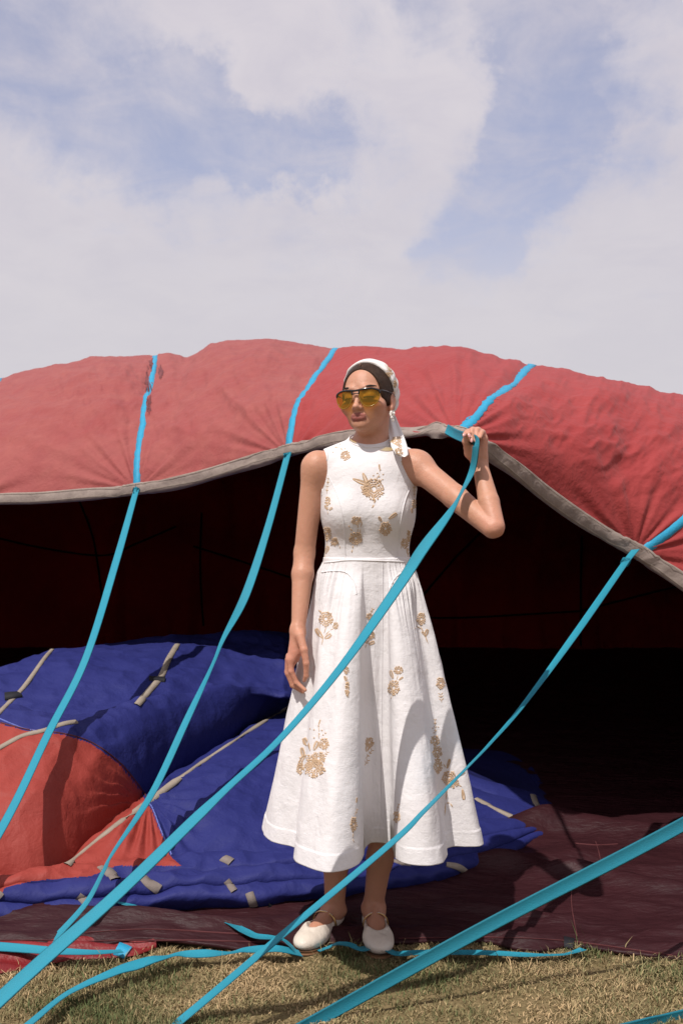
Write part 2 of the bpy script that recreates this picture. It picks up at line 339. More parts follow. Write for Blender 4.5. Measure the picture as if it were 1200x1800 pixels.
def canopy_grid(u0, u1, nu, tmax, nt_, inner=False):
    u = np.linspace(u0, u1, nu); t = np.concatenate([np.linspace(0, 1, nt_), np.linspace(1, 2, 24)[1:]]) if tmax > 1 else np.linspace(0, tmax, nt_)
    U, T = np.meshgrid(u, t, indexing='ij')
    G, px, py = canopy(U, T)
    Nn = grid_normals(G); Nn = np.where((Nn[..., 2] < 0)[..., None] & (T < 1)[..., None], -Nn, Nn) if False else Nn
    # make normals point outward (up / towards camera)
    ref = np.stack([0 * T, -np.cos(T * np.pi / 2) * 0.5 + 0 * T, np.sin(np.clip(T, 0.25, 1.5) * np.pi / 2)], -1)
    s = np.sign((Nn * ref).sum(-1, keepdims=True)); s[s == 0] = 1; Nn = Nn * s
    f = U - np.floor(U)
    bul = (np.sin(np.pi * f) ** 0.75) * np.clip(np.minimum((T - .1) / 0.5, 1), 0, 1) * 0.045 * np.clip(1.6 - T, 0.15, 1)
    dsp = bul
    dsp = dsp - 0.014 * np.clip(1 - T / 0.22, 0, 1)
    if True:
        fade = np.clip((T - 0.16) / 0.14, 0, 1)
        dsp = dsp + fade * (0.035 * fbm(px / 90, py / 60, 3) + 0.014 * ridged(px / 42 + py / 80, py / 34 - px / 120, 3))
        dsp = dsp + fade * (0.013 * (0.22 - np.abs(vnoise(px / 30 + py / 60, py / 24 - px / 90))) * 2 + 0.006 * (0.22 - np.abs(vnoise(px / 13 - py / 40, py / 16 + px / 50))) * 2) * np.clip(0.5 + 1.6 * vnoise(px / 120 + 4, py / 100), 0.1, 1.2)
        for (jx, jy) in JUNC:
            dx = px - jx; dy = py - jy; rr = np.hypot(dx, dy) + 1; a = np.arctan2(dx, -dy)
            dsp = dsp + 0.00006 * rr * np.exp(-(rr / 95.0) ** 2 * 0.9) * (np.sin(a * 17 + jx) + 0.7 * np.sin(a * 29 + 2.2 * jx)) * np.clip(rr / 20, 0, 1) * 1.6
        # right gore: long drooping folds hanging towards the third tape
        wgt = np.exp(-((px - 1050) / 130.0) ** 2) * np.clip((py - 700) / 90, 0, 1) * fade
        dsp = dsp + 0.015 * wgt * np.sin((px - 1118 + (py - 972) * 0.12) / (14 + np.clip(972 - py, 0, 300) * 0.045))
        wl = np.clip((px - 120) / 100, 0, 1) * np.clip((520 - px) / 60, 0, 1)
        dsp = dsp + 0.007 * wl * np.sin((px * 0.75 + py * 0.9 + 30 * vnoise(px / 60, py / 60)) / 11.0) * fade * np.clip(vnoise(px / 80 + 3, py / 70) + 0.4, 0, 1) * 1.4
    if inner:
        dsp = dsp - 0.014 - 0.05 * np.clip(T / 0.3, 0, 1) - np.clip(T - .9, 0, 1) * (0.05 + 0.12 * np.abs(fbm(U * 5, T * 3, 3)))
    return G + Nn * dsp[..., None], Nn, px, py, U, T
gore_mats = ['red_faded', 'red_faded', 'red_faded', 'red_faded', 'red', 'red', 'red', 'red']
outerV = []; outerF = []; ofs = 0
for gi in range(8):
    u0 = TAPE[gi]; nu = 170 if 2 <= gi <= 6 else 50
    G, Nn, px, py, U, T = canopy_grid(u0, u0 + 1, nu, 2, 120)
    # the colour of the middle gore runs from faded to bright
    o = epart('canopy_panel', G, grid_faces(*G.shape[:2]), M[gore_mats[gi]])
    outerV.append(G.reshape(-1, 3)); outerF.append(grid_faces(*G.shape[:2]) + ofs); ofs += G.shape[0] * G.shape[1]
    Gi, Ni, *_ = canopy_grid(u0, u0 + 1, 70, 2, 60, inner=True)
    epart('inner_panel', Gi, grid_faces(*Gi.shape[:2]), M['inner'])
outV = np.concatenate(outerV); outF = np.concatenate(outerF)
def bvh_of(V, Fc): return BVHTree.FromPolygons([Vector(v) for v in V.tolist()], [tuple(f) for f in Fc.tolist()])
bvh_can = bvh_of(outV, outF)
def cast(bvh, px, py):
    d = Vector(((px - 600) / F, 1.0, (900 - py) / F)).normalized()
    h, n, i, dist = bvh.ray_cast(Vector(CAM), d)
    if h is None: return None
    n = np.array(n); 
    if n @ np.array(d) > 0: n = -n
    return np.array(h), n
def strip_on(bvh, pts, width, lift, name, m, parent, n=60, jag=0.0, thick=0.002, conv=env_off, uvn=False):
    """flat tape laid on a surface along a path given in photo pixels"""
    c = crspline(pts, n); hs = [cast(bvh, *p) for p in c]
    hs = [h for h in hs if h is not None]
    if len(hs) < 3: return None
    C_ = np.array([h[0] for h in hs]); Nn = np.array([h[1] for h in hs])
    for _ in range(3):
        Nn[1:-1] = (Nn[:-2] + Nn[1:-1] * 2 + Nn[2:]); Nn = fr(Nn)
    tg = fr(np.gradient(C_, axis=0)); s = fr(np.cross(tg, Nn))
    wv_ = width / 2 * (1 + (np.random.default_rng(int(pts[0][0] * 7 + 5) & 1023).uniform(-jag, jag, (len(C_), 2)) if jag else np.zeros((len(C_), 2))))
    a = C_ + Nn * lift; 
    Lp = a - s * wv_[:, :1]; Rp = a + s * wv_[:, 1:]; mid = a + Nn * thick
    # follow the surface across the width
    V = np.stack([Lp - Nn * lift * 1.2, Lp, mid, Rp, Rp - Nn * lift * 1.2], 1)
    o = link_mesh(name, V.reshape(-1, 3) - conv, grid_faces(len(C_), 5), m, parent, smooth=True)
    return o
# sewn tapes on the outside
for ti, (u, jag) in enumerate([(-1.0, 0.1), (0.0, 0.16), (1.0, 0.14), (2.0, 0.28), (3.0, 0.1), (4.0, 0.1)]):
    t = np.concatenate([np.linspace(0.0, 1.0, 80), np.linspace(1.02, 1.9, 10)]); 
    G0, Nn, px, py, U, T = canopy_grid(u - 0.02, u + 0.02, 3, 1, 80)
    C_ = G0[1]; n_ = Nn[1]
    tg = fr(np.gradient(C_, axis=0)); s = fr(np.cross(tg, n_))
    r_ = np.random.default_rng(ti + 40); wj = 0.0175 * (1 + r_.uniform(-jag, jag, (80, 2)))
    wob = 0.0015 * np.sin(np.linspace(0, 26, 80) + ti)[:, None] * jag * 3
    pr = 0.005 + 0.002 * r_.random((80, 1)) * (jag > 0.12)
    C2 = C_ + s * wob + n_ * pr
    V = np.stack([C2 - s * wj[:, :1] - n_ * 0.012, C2 - s * wj[:, :1], C2 + n_ * 0.001, C2 + s * wj[:, 1:], C2 + s * wj[:, 1:] - n_ * 0.02], 1)
    k0 = 7 if ti == 1 else 0
    epart('load_tape', V[:78 - 4 * (ti == 1)], grid_faces(78 - 4 * (ti == 1), 5), M['teal_sewn'])
# frayed threads where the tape rubs through
thr = []
r_ = np.random.default_rng(5)
G0, Nn, px, py, U, T = canopy_grid(1.98, 2.02, 3, 1, 200)
for k in range(60):
    i = int(r_.uniform(15, 196)); p = G0[1][i] + Nn[1][i] * 0.006; tg = fr(G0[1][min(i + 1, 199)] - G0[1][i - 1]); s = np.cross(tg, Nn[1][i])
    q = p + s * r_.uniform(-0.028, -0.012) * (-1 if r_.random() < .75 else 1); q2 = q + (s * r_.uniform(0.0, 0.03) + tg * r_.uniform(-.02, .02) + Nn[1][i] * r_.uniform(0, .015))
    thr.append((q, q2, tg * 0.0018))
V = []; Fq = []
for (a, b, c) in thr: V += [a - c, a + c, b]; Fq.append([len(V) - 3, len(V) - 2, len(V) - 1])
ft = epart('frayed_thread', np.array(V), Fq, M['red_faded']); ft['kind'] = 'stuff'
# dark rubbed patch beside the second tape
for (x, y, rx, ry, sd) in [(261, 668, 7, 26, 1), (268, 640, 6, 10, 2), (262, 712, 5, 20, 3), (283, 655, 4, 12, 4)]:
    r_ = np.random.default_rng(sd); pts = []
    for a in np.linspace(0, 2 * np.pi, 29)[:-1]:
        k = r_.uniform(0.5, 1.25); pts.append((x + rx * k * np.cos(a), y + ry * k * np.sin(a)))
    hs = [cast(bvh_can, *p) for p in [(x, y)] + pts]
    if any(h is None for h in hs): continue
    V = np.array([h[0] + h[1] * 0.003 for h in hs])
    epart('worn_patch', V, [[0, 1 + i, 1 + (i + 1) % 28] for i in range(28)], M['stain'])
# hem band, one piece between each pair of tapes
hemw = 0.062
for gi in range(8):
    u = np.linspace(TAPE[gi], TAPE[gi] + 1, 90); U = np.stack([u] * 2, 1)
    G0, Nn, *_ = canopy_grid(TAPE[gi], TAPE[gi] + 1, 90, 0.5, 60)
    H0 = G0[:, 0]; up = fr(G0[:, 2] - G0[:, 0]); nn = Nn[:, 2]
    cl_ = np.concatenate([np.zeros((90, 1)), np.cumsum(np.linalg.norm(np.diff(G0, axis=1), axis=2), 1)], 1)
    def along(s_): return np.stack([[np.interp(s_[i], cl_[i], G0[i, :, c]) for c in range(3)] for i in range(90)])
    nn = fr(nn - up * (nn * up).sum(-1, keepdims=True))
    ww = np.interp(u, [-3, 0, 1, 1.6, 2, 2.3, 3, 5], [.055, .055, .055, .056, .046, .052, .058, .055])[:, None]
    rip = 0.0025 * (fbm(u * 22, u * 0 + gi, 3) + 0.5 * np.sin(u * 75))[:, None]
    rows = []
    for k, (q, o_) in enumerate([(-.08, -.016), (-.1, .0), (-.05, .010), (.2, .013), (.55, .013), (.93, .012), (1.0, .008), (1.02, -.010)]):
        rows.append((along(ww[:, 0] * q) if q > 0 else H0 + up * ww * q) + nn * (o_ + (rip if 1 <= k <= 5 else 0)))
    V = np.stack(rows, 1)
    hb = epart('hem_band', V, grid_faces(90, 8), M['band'])
    for q in (0.12, 0.86):
        a = along(ww[:, 0] * q) + nn * (0.0145 + rip)
        V = np.stack([a - up * 0.0012, a + nn * 0.0012, a + up * 0.0012], 1)
        sm = epart('stitch_line', V, grid_faces(90, 3), M['beige'], parent=hb)
# seam lines inside: dark cords on the back wall
Gin = [canopy_grid(TAPE[gi], TAPE[gi] + 1, 70, 2, 60, inner=True)[0] for gi in range(8)]
iv = np.concatenate([g_.reshape(-1, 3) for g_ in Gin]); ifc = np.concatenate([grid_faces(*g_.shape[:2]) + i * Gin[0].shape[0] * Gin[0].shape[1] for i, g_ in enumerate(Gin)])
bvh_in = bvh_of(iv, ifc)
def incast(px, py): return cast(bvh_in, px, py)
for pts in ([(-60, 930), (60, 960), (180, 976), (240, 955), (310, 925)], [(140, 880), (165, 950), (180, 1050)], [(690, 1084), (800, 1086), (920, 1080), (1018, 1074)], [(1022, 940), (1020, 1020), (1020, 1135)],
            [(340, 960), (420, 985), (510, 1015)], [(1020, 1074), (1110, 1050), (1190, 1030)], [(740, 1050), (800, 980), (850, 930)], [(355, 900), (352, 1000), (358, 1100)]):
    strip_on(bvh_in, pts, 0.016, 0.008, 'inner_seam', M['seam_dark'], env)

# floor of the envelope: maroon skirt fabric spread on the grass
def edge_py(px): return smooth_curve(EDGE_X, EDGE_Y, px)
nx, ny = 420, 260
pxs = np.linspace(-900, 2100, nx) ; 
tt = np.linspace(0, 1, ny) ** 1.9
PXg, TT = np.meshgrid(pxs, tt, indexing='ij')
EX2 = [-900, 0, 120, 280, 360, 450, 520, 600, 700, 800, 860, 905, 940, 1000, 1080, 1200, 1500, 2100]
EY2 = [1675, 1672, 1672, 1664, 1669, 1671, 1664, 1662, 1660, 1657, 1659, 1670, 1674, 1666, 1676, 1690, 1700, 1730]
ey = smooth_curve(EX2, EY2, PXg); de = CAM[2] * F / (ey - 900)
Y0 = de + CAM[1]; X0 = (PXg - 600) / F * de
YY = Y0 + (6.9 - Y0) * TT; XX = X0 * (1 + 0.75 * TT)
dist = YY - Y0
front = np.clip(dist / 0.03, 0, 1)
Z = 0.010 + front * (0.008 + 0.020 * np.clip(fbm(XX * 2.2, YY * 5, 3), -0.3, 1) + 0.014 * np.abs(ridged(XX * 3 - YY * 2.5, YY * 9 + XX * 3, 3)) )
Z += 0.016 * np.exp(-((dist - 0.05) / 0.022) ** 2) * (0.6 + vnoise(XX * 9, YY * 2))       # rolled hem
Z += 0.028 * np.exp(-((dist - 0.17 - 0.05 * np.sin(XX * 3)) / 0.045) ** 2) * np.clip(0.3 - XX * 1.2, 0, 1)
for (ax, ay, bx_, by_, amp, wd_) in [(0.35, .75, 1.3, .35, .035, .05), (0.5, 1.2, 1.9, .9, .05, .07), (0.1, .5, 1.2, .9, .03, .05), (.9, 0.05, 1.9, .3, .03, .06), (0.3, .30, .75, .16, .022, .04), (.6, .55, 1.6, .62, .03, .05), (.55, .95, 1.0, 1.35, .04, .06), (-1.2, .08, -.3, .0, .02, .035), (-1.6, .25, -.2, .12, .03, .04)]:
    a = np.array([ax, ay]); b = np.array([bx_, by_]); ab = b - a
    h = np.clip(((XX - ax) * ab[0] + (YY - ay) * ab[1]) / (ab @ ab), 0, 1)
    dd = ((XX - ax - h * ab[0]) * ab[1] - (YY - ay - h * ab[1]) * ab[0]) / np.linalg.norm(ab) + 0.02 * np.sin(h * 6)
    Z += amp * np.exp(-(dd / wd_) ** 2) * np.sin(np.pi * np.clip(h, 0.0, 1)) ** 0.6
flr = np.stack([XX, YY, Z], -1)
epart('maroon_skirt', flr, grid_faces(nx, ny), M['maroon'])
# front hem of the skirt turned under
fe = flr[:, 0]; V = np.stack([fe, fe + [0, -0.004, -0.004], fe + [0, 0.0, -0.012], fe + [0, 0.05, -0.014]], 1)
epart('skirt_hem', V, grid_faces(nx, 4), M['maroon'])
bvh_floor = bvh_of(flr.reshape(-1, 3), grid_faces(nx, ny))
M['stitch'] = mat('maroon_stitching', (0.085, 0.022, 0.024), 0.8)
M['stitch_blue'] = mat('blue_stitching', (0.12, 0.15, 0.42), 0.8)
for pts, w_ in (([(-80, 1655), (60, 1653), (150, 1655), (260, 1652), (400, 1655), (470, 1657)], 0.0025), ([(150, 1640), (260, 1634), (380, 1640), (460, 1645)], 0.0025), ([(1003, 1560), (1005, 1600), (1014, 1648)], 0.003),
               ([(1046, 1480), (1052, 1500), (1060, 1540)], 0.003), ([(1010, 1483), (1050, 1486), (1085, 1484)], 0.003), ([(700, 1650), (860, 1648), (1000, 1655), (1180, 1680)], 0.0025)):
    strip_on(bvh_floor, pts, w_, 0.002, 'seam_stitching', M['stitch'], env, n=50, jag=0.3)
strip_on(bvh_floor, [(990, 1656), (1010, 1660), (1036, 1663)], 0.045, 0.004, 'velcro_patch', M['black'], env, n=12)

# the blue and red fabric heap
CX = [-700, -400, 0, 50, 100, 150, 200, 250, 300, 350, 400, 450, 500, 600, 700, 800, 850, 900, 950, 1002]
def cv(xs, ys): return (xs, ys)
C_py = [
 cv([-700, 0, 100, 200, 300, 400, 500, 600, 700, 800, 850, 900, 940, 1002], [1260, 1192, 1160, 1142, 1132, 1130, 1132, 1175, 1260, 1350, 1372, 1384, 1396, 1444]),
 cv([-700, 0, 110, 180, 245, 330, 400, 500, 600, 700, 800, 850, 900, 940, 1002], [1320, 1262, 1268, 1262, 1250, 1234, 1226, 1225, 1250, 1310, 1372, 1392, 1404, 1415, 1446]),
 cv([-700, 0, 100, 200, 255, 300, 400, 500, 600, 700, 800, 850, 900, 940, 1002], [1570, 1548, 1528, 1460, 1420, 1388, 1322, 1256, 1290, 1345, 1392, 1420, 1432, 1438, 1448]),
 cv([-700, 0, 100, 200, 300, 400, 500, 600, 700, 800, 850, 900, 940, 1002], [1590, 1558, 1545, 1533, 1522, 1517, 1512, 1500, 1480, 1455, 1446, 1446, 1448, 1450]),
 cv([-700, 0, 100, 200, 300, 400, 500, 600, 700, 800, 850, 900, 940, 1002], [1610, 1585, 1576, 1568, 1556, 1550, 1545, 1535, 1515, 1492, 1480, 1466, 1457, 1452]),
 cv([-700, 0, 100, 200, 300, 400, 500, 600, 700, 800, 850, 900, 940, 1002], [1625, 1606, 1600, 1592, 1583, 1576, 1570, 1562, 1545, 1522, 1506, 1484, 1465, 1453]),
 cv([-700, 0, 100, 200, 300, 400, 470, 500, 600, 700, 800, 850, 900, 940, 1002], [1645, 1628, 1620, 1612, 1604, 1600, 1600, 1594, 1585, 1568, 1545, 1528, 1504, 1478, 1455])]
C_z = [cv([-700, 0, 300, 500, 700, 800, 900, 1002], [.45, .47, .52, .50, .28, .10, .06, .018]),
       cv([-700, 0, 300, 500, 700, 800, 900, 1002], [.40, .42, .42, .39, .22, .08, .05, .018]),
       cv([-700, 0, 150, 300, 500, 700, 800, 900, 1002], [.05, .05, .06, .10, .24, .14, .07, .045, .016]),
       cv([-700, 500, 800, 900, 1002], [.08, .08, .06, .04, .016]), cv([-700, 500, 800, 900, 1002], [.055, .055, .045, .035, .016]), cv([-700, 500, 800, 900, 1002], [.03, .03, .03, .025, .016]), cv([-700, 1002], [.012, .012])]
C_amp = [cv([-700, 0, 500, 700, 900, 1002], [.09, .09, .10, .03, .01, 0]), cv([-700, 0, 150, 300, 430, 500, 700, 900, 1002], [.16, .16, .15, .14, .10, .07, .03, .01, 0]),
         cv([-700, 0, 120, 250, 400, 500, 700, 850, 1002], [.01, .01, .03, .09, .12, .10, .05, .03, 0]),
         cv([-700, 0, 500, 800, 900, 1002], [.060, .060, .065, .045, .03, 0]), cv([-700, 500, 800, 900, 1002], [.05, .055, .04, .025, 0]), cv([-700, 500, 800, 900, 1002], [.045, .045, .03, .02, 0])]
nxh = 760; pxh = np.linspace(-700, 1002, nxh)
rows = []
nper = [80, 110, 80, 42, 36, 30]
for k in range(6):
    t = np.linspace(0, 1, nper[k] + 1)[(1 if k else 0):]
    pa = smooth_curve(*C_py[k], pxh); pb = smooth_curve(*C_py[k + 1], pxh); za = interp(pxh, *C_z[k]); zb = interp(pxh, *C_z[k + 1]); am = interp(pxh, *C_amp[k])
    da = (CAM[2] - za) * F / (pa - 900); db = (CAM[2] - zb) * F / (pb - 900)
    PX, T = np.meshgrid(pxh, t, indexing='ij')
    d = da[:, None] * (1 - T) + db[:, None] * T; z = za[:, None] * (1 - T) + zb[:, None] * T
    prof = np.sin(np.pi * T ** 0.72) ** 0.8
    x = (PX - 600) / F * d
    amv = am[:, None] * (1 + (0.5 * vnoise(x * 3 + 7 * k, 0 * x + k) if k > 2 else 0))
    z = z + amv * prof
    d = d - (0.5 if k == 2 else 1.15 if k > 2 else 0.9) * amv * np.sin(np.pi * T) * T * 1.4          # the folds roll forward over the next crease
    G = np.stack([x, d + CAM[1], z], -1)
    rows.append(G)
HG = np.concatenate(rows, 1)
x = HG[..., 0]; y = HG[..., 1]
crowd = np.clip((1.15 - y) / 1.2, 0, 1)
edge = np.clip((0.66 - x) / 0.2, 0.15, 1)
pxh_, pyh_ = proj(HG)
wr = 0.012 * (0.25 - np.abs(vnoise(x * 5.5 + y * 3, y * 6 - x * 4))) * 3 * np.clip(vnoise(x * 1.5 + 9, y * 2) + .55, 0, 1) + 0.007 * (0.25 - np.abs(vnoise(x * 13 - y * 6, y * 11 + x * 5))) * 3 + 0.045 * fbm(x * 1.8 + 3, y * 2.0, 3) * np.clip(y / 1.0, 0.2, 1) + 0.013 * ridged(x * 4 + y * 1.5, y * 5 - x * 2.2, 3)
# diagonal pull wrinkles
wr += 0.008 * np.sin((pxh_ * 0.6 + pyh_ * 1.0 + 60 * vnoise(pxh_ / 110, pyh_ / 90)) / 12.0) * np.clip(vnoise(pxh_ / 90, pyh_ / 70 + 5) + 0.25, 0, 1)
# radiating gathers below the red arc
ax_, ay_ = 262, 1412
rr = np.hypot(pxh_ - ax_, pyh_ - ay_) + 1; aa = np.arctan2(pyh_ - ay_, pxh_ - ax_)
wr += 0.010 * np.sin(aa * 22) * np.exp(-((rr - 60) / 45) ** 2)
# crumpled small folds at the front
wr += crowd * (0.016 * ridged(x * 3 + y * 6, y * 7 - x * 2, 2) + 0.006 * fbm(x * 9, y * 12, 2)) * np.clip((pyh_ - 1500) / 30, 0, 1)
HG[..., 2] += wr * edge
HG[..., 2] = np.maximum(HG[..., 2], 0.012 + 0 * x)
back = HG[:, 0] + np.array([0, 0.9, 0]); back[:, 2] = 0.03
back2 = (HG[:, 0] + back) / 2; back2[:, 2] = HG[:, 0, 2] * 0.8
frn = HG[:, -1].copy(); frn[:, 2] = 0.0; frn[:, 1] += 0.02
HG = np.concatenate([back[:, None], back2[:, None], HG, frn[:, None]], 1)
hp = HG.reshape(-1, 3); hf = grid_faces(*HG.shape[:2])
qx, qy = proj(hp); fx = qx[hf].mean(1); fy = qy[hf].mean(1)
ARC = [(-2000, 1230), (-300, 1262), (-60, 1268), (0, 1272), (50, 1284), (110, 1291), (160, 1307), (210, 1343), (250, 1393), (258, 1412), (268, 1425), (283, 1465), (300, 1505), (312, 1516), (320, 1522), (205, 1522), (160, 1540), (60, 1548), (10, 1560), (0, 1575), (-2000, 1600)]
red = inpoly(fx, fy, ARC)
# keep the red piece in one sheet: rows of the back lobe stay blue
jj = np.tile(np.arange(HG.shape[1] - 1), HG.shape[0] - 1)
red &= (jj > 40)
def sub(V, Fc, mk):
    f = Fc[mk]; u, inv = np.unique(f, return_inverse=True); return V[u], inv.reshape(f.shape)
v, f_ = sub(hp, hf, ~red); epart('blue_panel', v, f_, M['blue'])
v, f_ = sub(hp, hf, red); epart('red_panel', v, f_, M['red_low'])
bvh_heap = bvh_of(hp, hf)
for pts, m_ in ((ARC[3:10], 'stitch'), (ARC[9:13], 'stitch_blue')):
    strip_on(bvh_heap, [(a + 2, b - 1) for a, b in pts], 0.004, 0.003, 'seam_stitching', M[m_], env, n=110, jag=0.3)
strip_on(bvh_heap, [(0, 1264), (40, 1280), (75, 1287)], 0.003, 0.003, 'seam_stitching', M['stitch_blue'], env, n=40, jag=0.3)
for pts, w_ in (([(312, 1133), (296, 1160), (283, 1190), (262, 1215), (241, 1240)], 0.028), ([(503, 1244), (420, 1297), (330, 1358), (255, 1415), (180, 1470), (118, 1521)], 0.026),
                ([(-60, 1345), (0, 1315), (40, 1294), (80, 1284), (112, 1273), (135, 1269)], 0.022), ([(120, 1118), (85, 1150), (45, 1205), (20, 1232), (-10, 1262)], 0.020),
                ([(178, 1524), (190, 1532), (204, 1546)], 0.034), ([(250, 1543), (262, 1553), (280, 1564)], 0.032), ([(137, 1575), (152, 1586)][:1] + [(145, 1580), (152, 1587)], 0.026),
                ([(398, 1548), (404, 1556), (412, 1567)], 0.022), ([(438, 1570), (442, 1580), (446, 1592)], 0.026), ([(-20, 1568), (-5, 1573), (2, 1578)], 0.028), ([(392, 1509), (400, 1512), (407, 1516)], 0.03),
                ([(835, 1405), (858, 1416), (880, 1427), (899, 1436)], 0.024), ([(936, 1398), (945, 1418), (968, 1434), (998, 1450)], 0.024), ([(784, 1520), (800, 1523), (812, 1528), (822, 1538)], 0.022), ([(690, 1513), (706, 1518), (720, 1522)], 0.022)):
    strip_on(bvh_heap, pts, w_, 0.004, 'fabric_tape', M['beige' if len(pts) > 3 else 'tab'], env, n=60)
for (x_, y_, dx, dy) in ((276, 1195, 14, 1), (22, 1224, 13, -2), (470, 1597, 7, 3)):
    strip_on(bvh_heap, [(x_ - dx, y_ - dy), (x_, y_), (x_ + dx, y_ + dy)], 0.045, 0.010, 'black_patch', M['black'], env, n=10)

# deep red cloth at the lower left, under the maroon skirt
pxr = np.linspace(-900, 275, 200); 
yb_ = smooth_curve([-900, -300, 0, 60, 130, 200, 245, 275], [1740, 1722, 1714, 1703, 1690, 1686, 1680, 1668], pxr); yt_ = interp(pxr, [-900, 0, 275], [1655, 1655, 1655])
T = np.linspace(0, 1, 50)
py_ = yb_[:, None] * (1 - T) + yt_[:, None] * T; d = CAM[2] * F / (py_ - 900); x = (pxr[:, None] - 600) / F * d; y = d + CAM[1]
z = 0.004 + 0.022 * np.sin(np.pi * np.clip(T, 0, 1)) ** 0.5 * (0.7 + 0.8 * vnoise(x * 12, y * 9)) + 0.010 * np.sin((y * 95 + x * 9 + 3 * vnoise(x * 6, y * 6))) * np.sin(np.pi * T)
z = np.maximum(z, 0.002)
RC = np.stack([x, y, z], -1)
rc = link_mesh('red_cloth', RC.reshape(-1, 3), grid_faces(200, 50), M['dark_red'])
tag(rc, 'crumpled deep red cloth edge on the grass under the maroon fabric', 'cloth')
bvh_rc = bvh_of(RC.reshape(-1, 3), grid_faces(200, 50))
o = strip_on(bvh_rc, [(205, 1668), (222, 1674), (240, 1684)], 0.042, 0.004, 'webbing_loop', M['teal_sewn'], rc, n=6, conv=np.zeros(3))

# ------------------------------------------------------------------ loose straps
def strap(label, pts, width=0.04, tw=None, vis=None, flip=1, ground=False, n=220, name='webbing_strap', m='teal', phase=0.0, thick=0.0016):
    """pts: (px, py, d); tw: roll (degrees) about the strap's own axis at each point"""
    W = P([p[0] for p in pts], [p[1] for p in pts], [p[2] for p in pts]) if not isinstance(pts, np.ndarray) else pts
    C_ = crspline(W, n); tg = fr(np.gradient(C_, axis=0))
    if vis: vis = [v_ * .92 for v_ in vis]; tw = [flip * math.degrees(math.acos(min(1, max(.05, v_ / (width * F / p[2]))))) for v_, p in zip(vis, pts)]
    tws = crspline(np.array([[t_] for t_ in (tw or [0] * len(W))], float), n)[:, 0]
    if ground: ref = np.tile([0, 0, 1.0], (n, 1))
    else: ref = fr(CAM - C_)
    s0 = fr(np.cross(tg, ref)); n0 = fr(np.cross(s0, tg))
    a = np.radians(tws)[:, None]; s = s0 * np.cos(a) + n0 * np.sin(a); nn = fr(np.cross(s, tg))
    hw = width / 2
    cup = 0.001
    prof = [(-hw, 0), (-hw * .82, cup + thick / 2), (-hw * .7, thick / 2), (hw * .7, thick / 2), (hw * .82, cup + thick / 2), (hw, 0), (hw * .7, -thick / 2), (-hw * .7, -thick / 2)]
    V = np.stack([C_ + s * p[0] + nn * p[1] for p in prof], 0)   # 8 x n
    uv = np.stack([np.tile(np.linspace(0, 1, n), (8, 1)), np.repeat(np.array([p[0] / hw for p in prof])[:, None], n, 1)], -1).reshape(-1, 2)
    o = link_mesh(name, V.reshape(-1, 3), grid_faces(8, n, closed=True), M[m], uv=uv)
    if label: tag(o, label, 'strap', 'turquoise webbing straps of the balloon')
    return o
def gp(px, py, z=0.02): return (px, py, (CAM[2] - z) * F / (py - 900))
strap('long turquoise strap hanging from the grey hem at far left, shadow on red cloth', [(240, 862, 5.30), (236, 875, 5.27), (205, 985, 4.95), (152, 1155, 4.4), (85, 1290, 3.95), (0, 1462, 3.45), (-150, 1692, 3.09)], vis=[11, 11, 14, 14, 15, 17, 22], flip=-1)
strap('turquoise strap that twists above the blue fabric, second from left', [(505, 800, 4.78), (502, 812, 4.75), (470, 930, 4.55), (432, 1045, 4.35), (394, 1120, 4.3), (374, 1168, 4.2), (330, 1262, 4.0), (270, 1390, 3.75), (200, 1498, 3.42), (182, 1532, 3.34), (150, 1590, 3.26), (90, 1656, 3.20)], vis=[12, 12, 14, 17, 9, 6, 13, 13, 6, 7, 10, 12], n=300, flip=-1)
st3 = strap('long turquoise strap held in the woman\'s raised hand, crossing her dress', [(829, 762, 3.095), (833, 772, 3.045), (836, 784, 3.00), (829, 828, 3.035), (808, 871, 2.995), (785, 908, 2.965), (742, 966, 2.94), (700, 1031, 2.90), (600, 1172, 2.77), (495, 1296, 2.65), (400, 1385, 2.56), (340, 1442, 2.50), (205, 1573, 2.38), (0, 1757, 2.22), (-330, 2075, 2.04)], width=0.035, vis=[11, 12, 13, 12, 5, 14, 22, 20, 15, 12, 13, 20, 23, 28, 28], n=400, flip=-1)
fold = strap(None, [(784, 754, 3.66), (798, 762, 3.56), (812, 768, 3.34), (824, 771, 3.12), (829, 772, 3.09)], tw=[-10, -18, -15, -20, -25], name='strap_end', width=0.034)
fold.parent = st3
strap('turquoise strap from the right part of the grey hem, passing low across the skirt', [(1116, 966, 3.97), (1100, 986, 3.93), (1090, 1000, 3.88), (1010, 1115, 3.6), (920, 1238, 3.3), (862, 1306, 3.12), (820, 1350, 2.99), (745, 1426, 2.83), (690, 1480, 2.78), (500, 1640, 2.74), (310, 1800, 2.72), (180, 1900, 2.45)], vis=[12, 11, 12, 13, 8, 5, 4, 8, 11, 13, 15, 16], n=400, flip=-1)
strap('wide turquoise strap nearest the camera, crossing the maroon fabric at right', [(420, 1866, 2.53), (540, 1803, 2.72), (860, 1626, 2.85), (1200, 1449, 3.02), (1500, 1276, 3.72)], vis=[27, 26, 26, 25, 18], flip=-1)
strap('short piece of turquoise strap low over the grass at the lower right corner', [(940, 1850, 2.58), (1130, 1803, 2.71), (1200, 1787, 2.77), (1500, 1712, 3.0), (1850, 1620, 3.3)], vis=[26, 25, 25, 22, 20], flip=-1)
strap('loose turquoise strap lying over the deep red cloth edge', [gp(-160, 1655, .03), gp(0, 1664, .04), gp(90, 1671, .045), gp(160, 1674, .04), gp(215, 1672, .03)], vis=[18, 17, 14, 9, 5])
